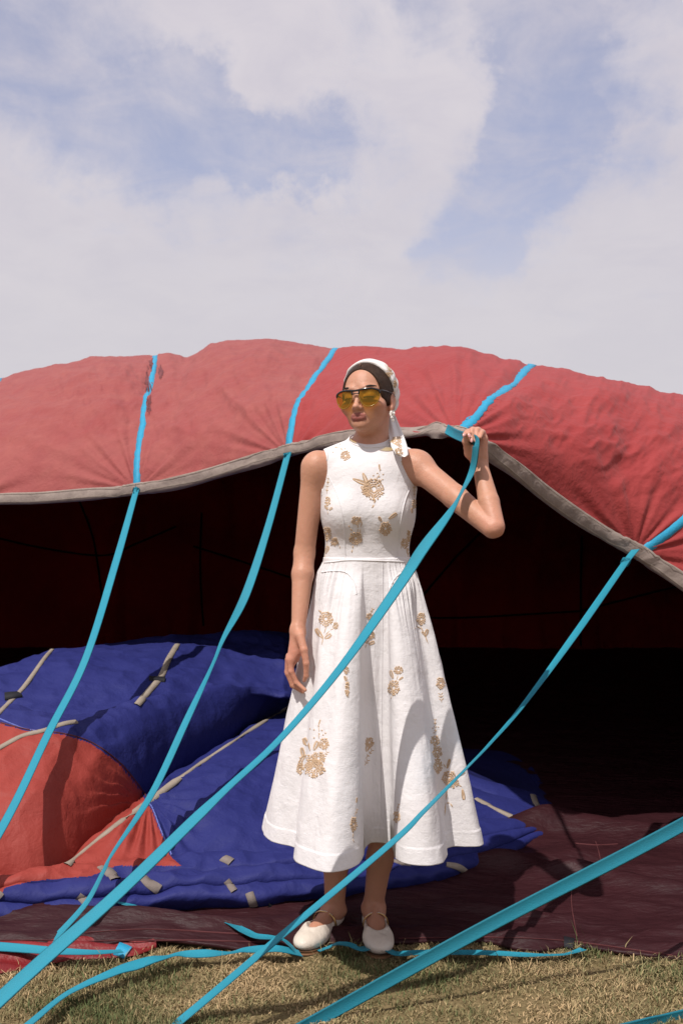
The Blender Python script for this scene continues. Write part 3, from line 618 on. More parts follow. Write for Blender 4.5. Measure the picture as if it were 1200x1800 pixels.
strap('twisting turquoise strap on the grass running up to her left shoe in the photo', [gp(-20, 1862, .03), gp(55, 1797, .035), gp(120, 1746, .035), gp(200, 1709, .045), gp(240, 1696, .045), gp(270, 1686, .045), gp(298, 1681, .035), gp(325, 1677, .03), gp(362, 1676, .035), gp(405, 1675, .03), gp(432, 1670, .03), gp(462, 1668, .032), gp(492, 1668, .035), gp(528, 1676, .012)], vis=[12, 12, 9, 15, 19, 14, 4, 12, 15, 4, 10, 14, 12, 10], n=300)
strap('slack turquoise strap looping between and beyond her shoes along the fabric edge', [gp(560, 1672, .010), gp(578, 1665, .018), gp(594, 1659, .035), gp(612, 1660, .04), gp(632, 1667, .03), gp(650, 1666, .012), gp(675, 1668, .012), gp(700, 1676, .022), gp(740, 1674, .024), gp(800, 1674, .022), gp(860, 1675, .022), gp(915, 1678, .018), gp(955, 1679, .016), gp(990, 1678, .016), gp(1010, 1673, .020), gp(1024, 1668, .024)], vis=[4, 4, 5, 8, 9, 6, 6, 9, 9, 9, 9, 8, 4, 3, 6, 9], n=300)
strap('curved turquoise strap lying on the maroon fabric left of her shoes', [gp(350, 1611, .03), gp(375, 1613, .035), gp(402, 1621, .035), gp(430, 1636, .035), gp(450, 1645, .035), gp(476, 1648, .035), gp(496, 1652, .035), gp(510, 1662, .03), gp(522, 1676, .012)], vis=[4, 6, 8, 12, 10, 8, 4, 5, 5])
strap('short end of turquoise strap emerging from under the blue fabric folds', [gp(196, 1578, .06), gp(214, 1586, .062), gp(236, 1592, .055), gp(258, 1598, .04)], vis=[8, 8, 6, 3])

# ------------------------------------------------------------------ implicit modelling (smooth unions meshed by surface nets)
class SDF:
    def __init__(s): s.p = []
    def add(s, f, c, r, k=0.01, op='u'): s.p.append((f, np.asarray(c, float), r, k, op)); return s
    def ell(s, c, r, Rm=None, k=0.02, op='u'):
        c = np.asarray(c, float); r = np.asarray(r, float); Rm = np.eye(3) if Rm is None else Rm
        def f(p):
            q = (p - c) @ Rm.T; a = np.linalg.norm(q / r, axis=1); b = np.linalg.norm(q / r ** 2, axis=1) + 1e-9
            return a * (a - 1) / b
        return s.add(f, c, r.max(), k, op)
    def cap(s, a, b, ra, rb=None, k=0.012, op='u', flat=None):
        a = np.asarray(a, float); b = np.asarray(b, float); rb = ra if rb is None else rb; ab = b - a; L2 = ab @ ab + 1e-12
        if flat is not None: fn = fr(np.asarray(flat[0], float)); fs = flat[1]
        def f(p):
            q = p - a; 
            h = np.clip(q @ ab / L2, 0, 1)
            v = q - h[:, None] * ab
            if flat is not None: v = v + (v @ fn)[:, None] * fn * (1 / fs - 1)
            d = np.linalg.norm(v, axis=1) - (ra + (rb - ra) * h)
            return d * (fs if flat is not None and fs < 1 else 1)
        return s.add(f, (a + b) / 2, np.sqrt(L2) / 2 + max(ra, rb), k, op)
    def chain(s, pts, rs, k=0.004, **kw):
        for i in range(len(pts) - 1): s.cap(pts[i], pts[i + 1], rs[i], rs[i + 1], k if i else kw.get('k0', k))
        return s
    def ev(s, p, cen=None, rad=None):
        d = np.full(len(p), 0.5)
        for (f, c, r, k, op) in s.p:
            if cen is not None and op != 'i' and np.linalg.norm(cen - c) > r + rad + k + 0.03: continue
            e = f(p)
            if op == 'u':
                h = np.maximum(k - np.abs(d - e), 0) / k; d = np.minimum(d, e) - h * h * k * 0.25
            elif op == 's':
                e = -e; h = np.maximum(k - np.abs(d - e), 0) / k; d = np.maximum(d, e) + h * h * k * 0.25
            elif op == 'i':
                h = np.maximum(k - np.abs(d - e), 0) / k; d = np.maximum(d, e) + h * h * k * 0.25
        return d
    def mesh(s, lo, hi, h, smooth_it=1):
        n = 16; lo = np.asarray(lo, float); hi = np.asarray(hi, float); B = n * h
        nb = np.ceil((hi - lo) / B).astype(int)
        I = np.stack(np.meshgrid(*[np.arange(k) for k in nb], indexing='ij'), -1).reshape(-1, 3)
        cen = lo + (I + 0.5) * B; rad = B * 0.87
        dc = s.ev(cen); act = np.abs(dc) < rad * 1.6 + 0.012
        dims = nb * n + 1
        verts = []; keys = []; quads = []
        loc = np.stack(np.meshgrid(*[np.arange(n + 1)] * 3, indexing='ij'), -1).reshape(-1, 3)
        corners = np.array([[i, j, k] for i in (0, 1) for j in (0, 1) for k in (0, 1)])
        edges = [(a, b) for a in range(8) for b in range(a + 1, 8) if np.abs(corners[a] - corners[b]).sum() == 1]
        def key(c): return (c[:, 0] * dims[1] + c[:, 1]) * dims[2] + c[:, 2]
        for bi, c in zip(I[act], cen[act]):
            gl = loc + bi * n
            p = lo + gl * h
            v = s.ev(p, c, rad + h).reshape(n + 1, n + 1, n + 1)
            neg = v < 0
            if neg.all() or not neg.any(): continue
            cn = sum(neg[i:n + i, j:n + j, k:n + k].astype(np.int8) for i in (0, 1) for j in (0, 1) for k in (0, 1))
            cells = np.argwhere((cn > 0) & (cn < 8))
            vals = np.stack([v[cells[:, 0] + q[0], cells[:, 1] + q[1], cells[:, 2] + q[2]] for q in corners], 1)
            acc_ = np.zeros((len(cells), 3)); cnt = np.zeros(len(cells))
            for a, b in edges:
                va = vals[:, a]; vb = vals[:, b]; m_ = (va < 0) != (vb < 0)
                t = np.where(m_, va / np.where(m_, va - vb, 1), 0)[:, None]
                acc_ += np.where(m_[:, None], corners[a] + t * (corners[b] - corners[a]), 0); cnt += m_
            g_ = cells + bi * n
            verts.append(lo + (g_ + acc_ / cnt[:, None]) * h); keys.append(key(g_))
            for ax in range(3):
                b_, c_ = [(1, 2), (2, 0), (0, 1)][ax]
                sl = [slice(0, n)] * 3; sh = [slice(0, n)] * 3; sh[ax] = slice(1, n + 1)
                A_ = neg[tuple(sl)]; B_ = neg[tuple(sh)]
                e = np.argwhere(A_ != B_)
                if not len(e): continue
                flip = A_[e[:, 0], e[:, 1], e[:, 2]]
                g2 = e + bi * n; eb = np.zeros(3, int); eb[b_] = 1; ec = np.zeros(3, int); ec[c_] = 1
                q = np.stack([key(g2), key(g2 - eb), key(g2 - eb - ec), key(g2 - ec)], 1)
                q[~flip] = q[~flip][:, ::-1]
                q = q[(g2[:, b_] > 0) & (g2[:, c_] > 0)]
                quads.append(q)
        V = np.concatenate(verts); K = np.concatenate(keys); Q = np.concatenate(quads)
        o = np.argsort(K); K = K[o]; V = V[o]
        ix = np.searchsorted(K, Q); ix = np.clip(ix, 0, len(K) - 1); good = (K[ix] == Q).all(1); Q = ix[good]
        for _ in range(smooth_it):
            S_ = np.zeros_like(V); ct = np.zeros(len(V))
            for a, b in ((0, 1), (1, 2), (2, 3), (3, 0)):
                for q0, q1 in ((a, b), (b, a)):
                    S_[:, 0] += np.bincount(Q[:, q0], V[Q[:, q1], 0], len(V)); S_[:, 1] += np.bincount(Q[:, q0], V[Q[:, q1], 1], len(V)); S_[:, 2] += np.bincount(Q[:, q0], V[Q[:, q1], 2], len(V))
                    ct += np.bincount(Q[:, q0], minlength=len(V))
            V = V * 0.5 + 0.5 * S_ / np.maximum(ct, 1)[:, None]
        return V, Q

# ------------------------------------------------------------------ the woman
woman = thing('person', 'woman in white embroidered dress, headscarf and yellow sunglasses holding up a turquoise strap', 'person')
woman.location = (0.08, 0, 0); WO = np.array([0.08, 0, 0])
def wpart(name, V, Fc, m, parent=None, **kw): return link_mesh(name, np.asarray(V).reshape(-1, 3) - WO, Fc, m, parent or woman, **kw)
M['skin'] = mat('skin', (0.52, 0.27, 0.18), 0.46, [(90, 0.0014, 4), (400, 0.0004, 2)], var=[(12, 0.30, (0.56, 0.26, 0.19)), (45, 0.22, (0.42, 0.20, 0.13)), (160, 0.15, (0.38, 0.19, 0.12))], usecol=True, sss=0.10, spec=0.32)
M['linen'] = mat('white_linen', (0.695, 0.672, 0.68), 0.9, [(9, 0.006, 3), (34, 0.0024, 5), (150, 0.0007, 4)], var=[(9, 0.35, (0.665, 0.63, 0.63))], sheen=0.0, spec=0.1, weave=(420, 0.0004, (0, 0, 0)))
M['scarf'] = mat('white_silk_scarf', (0.70, 0.67, 0.655), 0.62, [(30, 0.0015, 3), (200, 0.0003, 2)], spec=0.3)
M['raffia'] = mat('raffia_thread', (0.52, 0.365, 0.24), 0.8, var=[(120, 0.5, (0.42, 0.28, 0.175)), (60, 0.4, (0.60, 0.45, 0.31))], spec=0.15)
M['hair'] = mat('dark_brown_hair', (0.030, 0.015, 0.009), 0.42, [(1.0, 0.0035, 3)], spec=0.14, stretch=(420, 40, 60), var=[(60, 0.6, (0.060, 0.032, 0.019))])
M['shoe'] = mat('cream_leather', (0.62, 0.54, 0.46), 0.45, [(45, 0.003, 4), (260, 0.0005, 3)], var=[(30, 0.3, (0.62, 0.54, 0.46))], spec=0.45)
M['sole'] = mat('tan_sole', (0.20, 0.10, 0.05), 0.7)
M['gold'] = mat('gold_strap', (0.62, 0.40, 0.16), 0.30, metal=1.0)
M['pearl'] = mat('pearl', (0.80, 0.77, 0.74), 0.2, spec=0.6)
M['frame_black'] = mat('black_acetate', (0.012, 0.011, 0.012), 0.15, spec=0.6)
M['lash'] = mat('brow_and_lash', (0.022, 0.012, 0.009), 0.6)
M['eye'] = mat('eye_white', (0.65, 0.60, 0.56), 0.15); M['iris'] = mat('brown_iris', (0.04, 0.018, 0.008), 0.1)
M['nail'] = mat('pink_nail', (0.66, 0.33, 0.30), 0.15, spec=0.6)
def glassy(name, colr, fac, rough=0.05):
    m = bpy.data.materials.new(name); m.use_nodes = True; t = m.node_tree; t.nodes.clear()
    o = N('ShaderNodeOutputMaterial', t); tr = N('ShaderNodeBsdfTransparent', t); gl = N('ShaderNodeBsdfPrincipled', t); mx = N('ShaderNodeMixShader', t)
    tr.inputs[0].default_value = (*colr, 1); gl.inputs['Base Color'].default_value = (colr[0] * .6, colr[1] * .6, colr[2] * .6, 1); gl.inputs['Roughness'].default_value = rough
    mx.inputs[0].default_value = fac; L(tr.outputs[0], mx.inputs[1], t); L(gl.outputs[0], mx.inputs[2], t); L(mx.outputs[0], o.inputs[0], t); return m
M['lens'] = glassy('yellow_lens', (0.56, 0.40, 0.05), 0.20)
M['amber'] = glassy('amber_acetate', (0.66, 0.40, 0.06), 0.5, 0.1)

# head frame
hc = np.array([0.080, 0.002, 1.600]); ya = R(24); pit = R(3); ro = R(-3.5)
Ff = np.array([-math.sin(ya) * math.cos(pit), -math.cos(ya) * math.cos(pit), math.sin(pit)])
Xr = np.array([math.cos(ya), -math.sin(ya), 0]); Ur = np.cross(-Ff, Xr); Ur = -Ur if Ur[2] < 0 else Ur
Xh = Xr * math.cos(ro) - Ur * math.sin(ro); Uh = Ur * math.cos(ro) + Xr * math.sin(ro)
HR = np.stack([Xh, Ff, Uh])       # rows: local axes
def H(x, y, z): return hc + x * Xh + y * Ff + z * Uh
def toH(p): return (p - hc) @ HR.T

B = SDF()
# torso
TX = 0.078
B.ell((TX, .015, 1.285), (.129, .091, .16), k=.04)
B.ell((TX - .005, .015, 1.385), (.135, .068, .075), k=.04)
B.ell((TX - .004, .015, 1.12), (.112, .080, .12), k=.04)
B.ell((TX, .035, .95), (.135, .080, .13), k=.04)
# neck and trapezius
B.cap((.082, .028, 1.40), H(0, -.030, -.055), .050, .0465, k=.028)
B.cap((.078, .035, 1.455), (-.055, .025, 1.405), .040, .036, k=.035)
B.cap((.088, .035, 1.455), (.195, .03, 1.412), .040, .037, k=.035)
B.cap((.060, -.010, 1.445), (-.055, -.012, 1.418), .012, .010, k=.03)      # collar bones
B.cap((.100, -.010, 1.445), (.19, -.012, 1.425), .012, .010, k=.03)
# relaxed arm (left in the photo)
sL = P(553, 822, 3.20); eL = P(535, 972, 3.21); wL = P(524, 1108, 3.13)
B.ell(sL + [0.006, 0, -.002], (.034, .040, .046), k=.03)
B.cap(sL + [-.002, 0, .0], eL, .0345, .0300, k=.03)
mL = eL + (wL - eL) * .28
B.cap(eL, mL, .0300, .0310, k=.010); B.cap(mL, wL, .0310, .0195, k=.010)
B.ell(wL + [-.013, .0, .004], (.009, .011, .012), k=.014)
B.cap(wL + [.004, 0, -.01], P(523, 1146, 3.115), .0165, .0125, k=.014, flat=((.3, 1, 0), .8))
B.cap(wL + [-.004, 0, -.01], P(512, 1158, 3.12), .0165, .0125, k=.014)
# relaxed hand, thumb side towards the camera
kn = P(516, 1160, 3.12)
B.cap(wL, kn + [.004, .005, .01], .0190, .0205, k=.012, flat=((1, 0, 0), .68))
B.cap(wL + [0.0, .012, -.01], kn + [-.003, .035, .003], .0175, .0195, k=.014, flat=((1, 0, 0), .68))
def fing(pts, rs, k=.004, k0=.012):
    for i in range(len(pts) - 1): B.cap(pts[i], pts[i + 1], rs[i], rs[i + 1], k=(k0 if i == 0 else k))
fing([P(510, 1160, 3.115), P(512, 1180, 3.11), P(521, 1200, 3.11), P(536, 1213, 3.10)], [.0100, .0082, .0072, .0056])
for i, (dx, dy, dd) in enumerate([(-2, 0, .020), (-3, -3, .040), (-2, -9, .058)]):
    fing([P(510 + dx, 1162 + dy, 3.12 + dd), P(508 + dx, 1184 + dy, 3.12 + dd), P(516 + dx, 1205 + dy, 3.12 + dd), P(534 + dx, 1216 + dy, 3.12 + dd)], [0.0098, .008, .007, .0056])
fing([P(528, 1118, 3.10), P(534, 1142, 3.085), P(538, 1166, 3.08), P(538, 1188, 3.085), P(535, 1196, 3.09)], [.0115, .0108, .0086, .0070, .0056], k0=.018)
# raised arm
sR = P(735, 822, 3.19); eR = P(869, 927, 2.98); wR = P(842, 812, 3.085)
B.ell(sR + [-.008, 0, .004], (.048, .046, .046), k=.03)
mu = sR + (eR - sR) * .5
B.cap(sR, mu + [0, 0, -.002], .0385, .0345, k=.03); B.cap(mu + [0, 0, -.002], eR + [-.006, 0, -.002], .0350, .0285, k=.008)
B.ell(eR + [.012, .010, -.010], (.012, .013, .012), k=.014)
mf = eR + (wR - eR) * .38
B.cap(eR + [.001, 0, .002], mf, .0265, .0290, k=.003); B.cap(mf, wR, .0290, .0205, k=.005, flat=((0, 1, 0), .88))
# raised hand, palm to the camera, fingers closed over the strap
pc = P(836, 788, 3.075); 
B.cap(wR, P(836, 795, 3.085), .0215, .0255, k=.012, flat=((0, 1, 0), .72))
B.cap(P(845, 800, 3.085), P(847, 772, 3.085), .017, .0165, k=.012)
B.cap(P(826, 796, 3.075), P(824, 778, 3.075), .0165, .014, k=.014)      # thenar
for (x, dy, s_, tx, ty) in ((846.5, 3, .92, 843, 770), (838.5, -1, 1.0, 836.5, 776), (829.5, -1, 1.02, 828.5, 775), (820.5, 3, .98, 815.5, 765)):
    rs = np.array([.0092, .0090, .0078, .0060]) * s_
    fing([P(x + 2.5, 770 + dy, 3.10), P(x + 1, 757 + dy, 3.085), P(x - .8, 758 + dy, 3.045), P(tx, ty - 1, 3.025)], rs, k=.003, k0=.008)
fing([P(822, 786, 3.06), P(818, 776, 3.045), P(820, 766, 3.035), P(824, 762, 3.03)], [.012, .0098, .0082, .0066], k0=.014)
# legs
aL = P(588, 1598, 3.33); aR = P(656, 1592, 3.33)
heelL = np.array([-.012, .175, 0]); toeL = np.array([-.118, -.045, 0]); heelR = np.array([.096, .17, 0]); toeR = np.array([.112, -.075, 0])
kL = np.array([-.010, .055, .50]); kR = np.array([.150, .065, .50])
hipL = np.array([.02, .04, .88]); hipR = np.array([.13, .04, .88])
for a_, k_, h_, tw_ in ((aL, kL, hipL, 1), (aR, kR, hipR, 1)):
    B.cap(a_, a_ + (k_ - a_) * .35, .029, .038, k=.02); B.cap(a_ + (k_ - a_) * .35 + [0, .008, 0], a_ + (k_ - a_) * .72 + [0, .014, 0], .038, .050, k=.02)
    B.cap(a_ + (k_ - a_) * .72 + [0, .01, 0], k_, .048, .046, k=.02); B.cap(k_, h_, .050, .065, k=.02)
def footframe(heel, toe):
    f = fr(toe - heel); s = np.cross(f, [0, 0, 1.0]); Rm = np.stack([s, f, [0, 0, 1.0]]); return Rm
feet = []
for (he, to, an) in ((heelL, toeL, aL), (heelR, toeR, aR)):
    Rm = footframe(he, to); LN = np.linalg.norm(to - he)
    def fp(x, y, z, he=he, Rm=Rm): return he + x * Rm[0] + y * Rm[1] + z * Rm[2]
    B.ell(fp(0, .032, .034), (.027, .032, .030), Rm, k=.02)
    B.cap(an, fp(0, .045, .05), .028, .028, k=.02)
    B.cap(fp(0, .055, .055), fp(0, .15, .028), .028, .024, k=.02); B.cap(fp(.012, .14, .022), fp(.010, .20, .016), .022, .013, k=.015); B.cap(fp(-.014, .13, .022), fp(-.014, .19, .015), .020, .012, k=.015)
    B.ell(an + [.024, .0, -.004], (.010, .012, .012), k=.016); B.ell(an + [-.024, .004, -.008], (.010, .012, .012), k=.016)
    for tx in (-.008, .004, .014): B.cap(an + [tx * .6, -.02, .02], fp(tx * 1.4, .14, .038), .004, .003, k=.010)
    feet.append((he, Rm, fp, an))
# head
B.ell(H(0, -.014, .030), (.0715, .093, .080), HR, k=.03)
B.ell(H(0, .026, -.020), (.0545, .059, .084), HR, k=.025)
B.ell(H(0, .036, -.062), (.034, .043, .038), HR, k=.022)
B.cap(H(-.043, .003, -.046), H(-.009, .064, -.083), .010, .009, k=.022); B.cap(H(.043, .003, -.046), H(.009, .064, -.083), .010, .009, k=.022)
B.ell(H(0, .071, -.0850), (.0150, .013, .012), HR, k=.018); B.ell(H(0, .040, -.056), (.034, .030, .026), HR, k=.03)
B.cap(H(-.020, .079, .016), H(-.046, .064, .012), .008, .007, k=.016); B.cap(H(.020, .079, .016), H(.046, .064, .012), .008, .007, k=.016)
for s_ in (-1, 1):
    B.ell(H(s_ * .048, .048, -.030), (.018, .020, .015), HR, k=.025)
    B.add((lambda c: (lambda p: np.linalg.norm(p - c, axis=1) - .0165))(H(s_ * .031, .096, -.004)), H(s_ * .031, .096, -.004), .0165, .016, 's')
    B.ell(H(s_ * .031, .0665, -.004), (.0150, .0135, .0120), HR, k=.006)
    B.cap(H(s_ * .018, .0800, -.006), H(s_ * .042, .0730, -.006), .0012, .0012, k=.006)
    B.ell(H(s_ * .070, -.008, -.010), (.007, .016, .028), HR, k=.008)
    B.ell(H(s_ * .077, -.004, -.006), (.0035, .009, .017), HR, k=.006, op='s')
    B.cap(H(s_ * .068, .004, -.034), H(s_ * .069, .003, -.040), .0075, .0065, k=.006)
B.cap(H(0, .080, .004), H(0, .0985, -.034), .0065, .0072, k=.012)
B.ell(H(0, .1015, -.0375), (.0085, .0090, .0075), HR, k=.008)
for s_ in (-1, 1):
    B.ell(H(s_ * .0108, .0905, -.0405), (.0058, .0080, .0058), HR, k=.007)
    B.ell(H(s_ * .0060, .0965, -.0470), (.0020, .0035, .0018), HR, k=.003, op='s')
B.cap(H(0, .088, -.046), H(0, .0870, -.054), .0045, .0045, k=.010)
# lips
def lipc(z0, xs, r0, rise, yb):
    for s_ in (-1, 1):
        pts = [H(s_ * x, yb - 9.0 * x * x, z0 + rise(x)) for x in xs]
        for i in range(len(xs) - 1): B.cap(pts[i], pts[i + 1], r0 * (1 - .55 * (xs[i] / .024) ** 1.5), r0 * (1 - .55 * (xs[i + 1] / .024) ** 1.5), k=.006)
lipc(-.0600, [0, .006, .011, .015, .0178], .0050, lambda x: -.0008 + .35 * min(x, .006) - .25 * max(x - .006, 0), .0862)
lipc(-.0690, [0, .006, .011, .0145, .0170], .0060, lambda x: .2 * x, .0850)
for s_ in (-1, 1):
    B.cap(H(0, .0955, -.0640), H(s_ * .0225, .0885, -.0645), .0010, .0008, k=.003, op='s')
bv, bq = B.mesh((-.20, -.34, -.02), (.56, .32, 1.76), .0020, 1)
# skin colours
lp = toH(bv); colr = np.tile([0.50, 0.255, 0.165], (len(bv), 1))
def blend(mask, c):
    global colr
    colr = colr * (1 - mask[:, None]) + np.array(c) * mask[:, None]
def g3(lx, ly, lz, sx, sy, sz): return np.exp(-((lp[:, 0] - lx) / sx) ** 2 - ((lp[:, 1] - ly) / sy) ** 2 - ((lp[:, 2] - lz) / sz) ** 2)
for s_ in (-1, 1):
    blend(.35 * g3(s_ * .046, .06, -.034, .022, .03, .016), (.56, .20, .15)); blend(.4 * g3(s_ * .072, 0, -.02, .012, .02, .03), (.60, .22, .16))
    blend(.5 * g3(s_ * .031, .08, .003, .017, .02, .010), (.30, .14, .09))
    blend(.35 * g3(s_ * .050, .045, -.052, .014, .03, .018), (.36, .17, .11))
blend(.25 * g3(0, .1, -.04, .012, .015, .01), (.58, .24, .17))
xa = np.abs(lp[:, 0]); up_ = -.0538 + .30 * np.minimum(xa, .006) - .36 * np.maximum(xa - .006, 0); dn_ = -.0785 + 11.0 * xa ** 2
lm = np.clip((up_ - lp[:, 2]) / .0012 + .5, 0, 1) * np.clip((lp[:, 2] - dn_) / .0012 + .5, 0, 1) * (xa < .0225) * (lp[:, 1] > .066)
blend(lm, (.19, .032, .038))
ml = np.exp(-((lp[:, 2] + .0642) / .0011) ** 2) * (xa < .024) * (lp[:, 1] > .07); blend(ml * .45, (.13, .025, .025))
wx, wy, wz = bv.T
# hands and elbow redder, skin darker and browner below the knees
def sph(c, r): return np.exp(-(np.linalg.norm(bv - np.asarray(c), axis=1) / r) ** 2)
blend(.7 * sph(P(518, 1160, 3.12), .07), (.56, .215, .16)); blend(.5 * sph(P(836, 770, 3.07), .05), (.60, .27, .21)); blend(.5 * sph(eR, .035), (.60, .25, .19))
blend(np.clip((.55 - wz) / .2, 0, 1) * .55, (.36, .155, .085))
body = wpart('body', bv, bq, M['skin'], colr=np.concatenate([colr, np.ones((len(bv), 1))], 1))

def bridge(pts):
    pts = np.array(pts); a = pts - Xh * .0012; b = pts + Xh * .0012; m = pts + fr(pts - hc) * .0035
    V = np.stack([a, m - Xh * .0006, m + Xh * .0006, b], 1); return V.reshape(-1, 3), grid_faces(len(pts), 4)
# hair: centre parted, swept back under the scarf
Hr = SDF()
Hr.ell(H(0, -.014, .030), (.0745, .096, .083), HR, k=.02); Hr.ell(H(0, .026, -.020), (.0632, .063, .088), HR, k=.03)
Hr.cap(H(.002, .085, .075), H(.002, -.02, .1135), .0012, .0012, k=.005, op='s')
Hr.ell(H(0, .100, -.010), (.0695, .088, .0925), HR, k=.006, op='s')
n_ = fr(Uh * .87 - Ff * .32)
Hr.add(lambda p: -((p - H(0, 0, -.030)) @ n_), hc, 1, .006, 'i')
hv, hq = Hr.mesh(hc - .16, hc + .16, .0024)
wpart('hair', hv, hq, M['hair'])
pm_ = mat('parting_skin', (0.13, 0.07, 0.045), 0.6)
wpart('hair_parting', *(lambda p_: ((lambda V, F_: (V, F_))(*bridge(p_))))([H(.002, y_, z_) for y_, z_ in ((.0685, .0835), (.062, .0890), (.055, .0942))]), pm_)
# headscarf
Sc = SDF()
Sc.ell(H(0, -.016, .031), (.0790, .102, .0885), HR, k=.02); Sc.ell(H(0, -.045, -.005), (.062, .060, .060), HR, k=.03); Sc.cap(H(.012, -.085, -.035), H(.02, -.094, -.052), .022, .015, k=.02)
ns = fr(Ff - Uh * .60)
Sc.add(lambda p: ((p - H(0, .033, .090)) @ ns), hc, 1, .003, 'i')
n2 = fr(-Uh + Ff * -.35)
Sc.add(lambda p: ((p - H(0, -.04, -.050)) @ n2), hc, 1, .006, 'i')
sv, sq = Sc.mesh(hc - .18, hc + .18, .0024)
l = (sv - hc) @ HR.T
scarf = wpart('headscarf', sv + (0.0016 * np.sin(l[:, 2] * 160 + l[:, 1] * 120)[:, None]) * Xh, sq, M['scarf'])
# scarf tail over the shoulder
cT = np.array([P(684, 722, 3.30), P(688, 738, 3.29), P(694, 758, 3.24), P(699, 775, 3.17), P(703, 790, 3.12), P(708, 803, 3.10)])
tc_ = crspline(cT, 60); ww = interp(np.linspace(0, 1, 60), [0, .15, .45, .75, .92, 1], [.009, .016, .022, .0235, .018, .006])
s01 = np.linspace(-1, 1, 25); V = []
for i in range(60):
    a = i / 59; x = s01 * ww[i]; y = -0.006 * np.cos(s01 * 5.2 + .8 + a * 1.5) * (0.5 + a * .6) - .006 * (1 - s01 ** 2)
    V.append(tc_[i] + np.outer(x, [1, 0.12, -.1]) + np.outer(y, [0, 1, 0]))
V = np.array(V); Vb = V + [0, .0015, 0]
tail = wpart('scarf_tail', np.concatenate([V, Vb[:, ::-1]], 1), grid_faces(60, 50), M['scarf'], parent=None)

# sunglasses
gy = lambda x: .1005 - 4.6 * x * x
def lens_outline(s_, n=44, grow=0.0):
    pts = crspline(np.array([(-.0225, .0105), (-.010, .0135), (.006, .0140), (.020, .0115), (.0285, .0035), (.0275, -.012), (.0190, -.0270), (.004, -.0340), (-.010, -.0305), (-.0185, -.0190), (-.0232, -.004), (-.0225, .0105)]), n)
    c = pts.mean(0); pts = c + (pts - c) * (1.07 + grow / .028)
    return np.array([(s_ * (p[0] + .0355), p[1]) for p in pts[:-1]])
gzo = -.0030
glasses = wpart('sunglasses', *((lambda: (lambda bar: bar)(None))() or (np.zeros((0, 3)), [])), M['frame_black']) if False else None
def tube(pts, r, seg=8, closed=False, flat=None):
    pts = np.asarray(pts, float); n = len(pts); tg = fr((np.roll(pts, -1, 0) - np.roll(pts, 1, 0)) if closed else np.gradient(pts, axis=0))
    ref = np.array(flat if flat is not None else [0, 0, 1.0]); s = fr(np.cross(tg, ref)); u = fr(np.cross(s, tg)); rr_ = np.broadcast_to(np.asarray(r, float), (n,)) if not isinstance(r, tuple) else None
    a = np.linspace(0, 2 * np.pi, seg, endpoint=False)
    ra, rb = (r if isinstance(r, tuple) else (rr_, rr_))
    ra = np.broadcast_to(ra, (n,))[:, None, None]; rb = np.broadcast_to(rb, (n,))[:, None, None]
    V = pts[:, None] + s[:, None] * np.cos(a)[None, :, None] * ra + u[:, None] * np.sin(a)[None, :, None] * rb
    i, j = np.meshgrid(np.arange(n if closed else n - 1), np.arange(seg), indexing='ij'); i = i.ravel(); j = j.ravel(); i2 = (i + 1) % n; j2 = (j + 1) % seg
    Fc = np.stack([i * seg + j, i * seg + j2, i2 * seg + j2, i2 * seg + j], 1).tolist()
    if not closed: Fc += [list(range(seg))[::-1], [(n - 1) * seg + k for k in range(seg)]]
    return V.reshape(-1, 3), Fc
def join(parts_):
    V = []; Fc = []; o = 0
    for v, f in parts_:
        V.append(v); Fc += [[int(q) + o for q in g_] for g_ in (f.tolist() if isinstance(f, np.ndarray) else f)]; o += len(v)
    return np.concatenate(V), Fc
def HG2(pts2, dy=0.0): return np.array([H(x, gy(x) + dy, z + gzo) for x, z in pts2])
fp_ = []
top = [(-.0665, .004), (-.0645, .009), (-.053, .0135), (-.040, .0150), (-.020, .0135), (-.008, .0118), (0, .0114), (.008, .0118), (.020, .0135), (.040, .0150), (.053, .0135), (.0645, .009), (.0665, .004)]
fp_.append(tube(HG2(crspline(np.array(top), 50), .001), (.0020, .0030), 8))
fp_.append(tube(HG2([(-.0095, .002), (0, .0036), (.0095, .002)]), (.0013, .0013), 6))
for s_ in (-1, 1):
    o_ = lens_outline(s_, 60); up = np.array([p for p in o_ if p[1] > -.001])
    up = up[np.argsort(up[:, 0])]
    lobe = HG2(up); fp_.append(tube(lobe, (.0019, .0026), 6))
    arm = np.array([H(s_ * .0660, .0805, .005), H(s_ * .0715, .070, .006), H(s_ * .0755, .04, .007), H(s_ * .0775, .004, .006), H(s_ * .077, -.012, 0)])
    fp_.append(tube(crspline(arm[:3], 12), (.0016, .0028), 6)); fp_.append(tube(crspline(arm[2:], 14), (.0008, .0011), 6))
sg = wpart('sunglasses', *join(fp_), M['frame_black'])
for s_ in (-1, 1):
    o_ = lens_outline(s_, 60)
    low = HG2(o_); wpart('lens_rim', *tube(low, (.0013, .0017), 6, closed=True), M['amber'], parent=sg)
    oo = lens_outline(s_, 60, -.001); c = oo.mean(0); V = HG2(np.concatenate([[c], oo])); n = len(oo)
    wpart('lens', V, [[0, 1 + i, 1 + (i + 1) % n] for i in range(n)], M['lens'], parent=sg, smooth=True)
# children parented to the glasses keep the person offset
for ch in list(sg.children): ch.data.name = ch.name
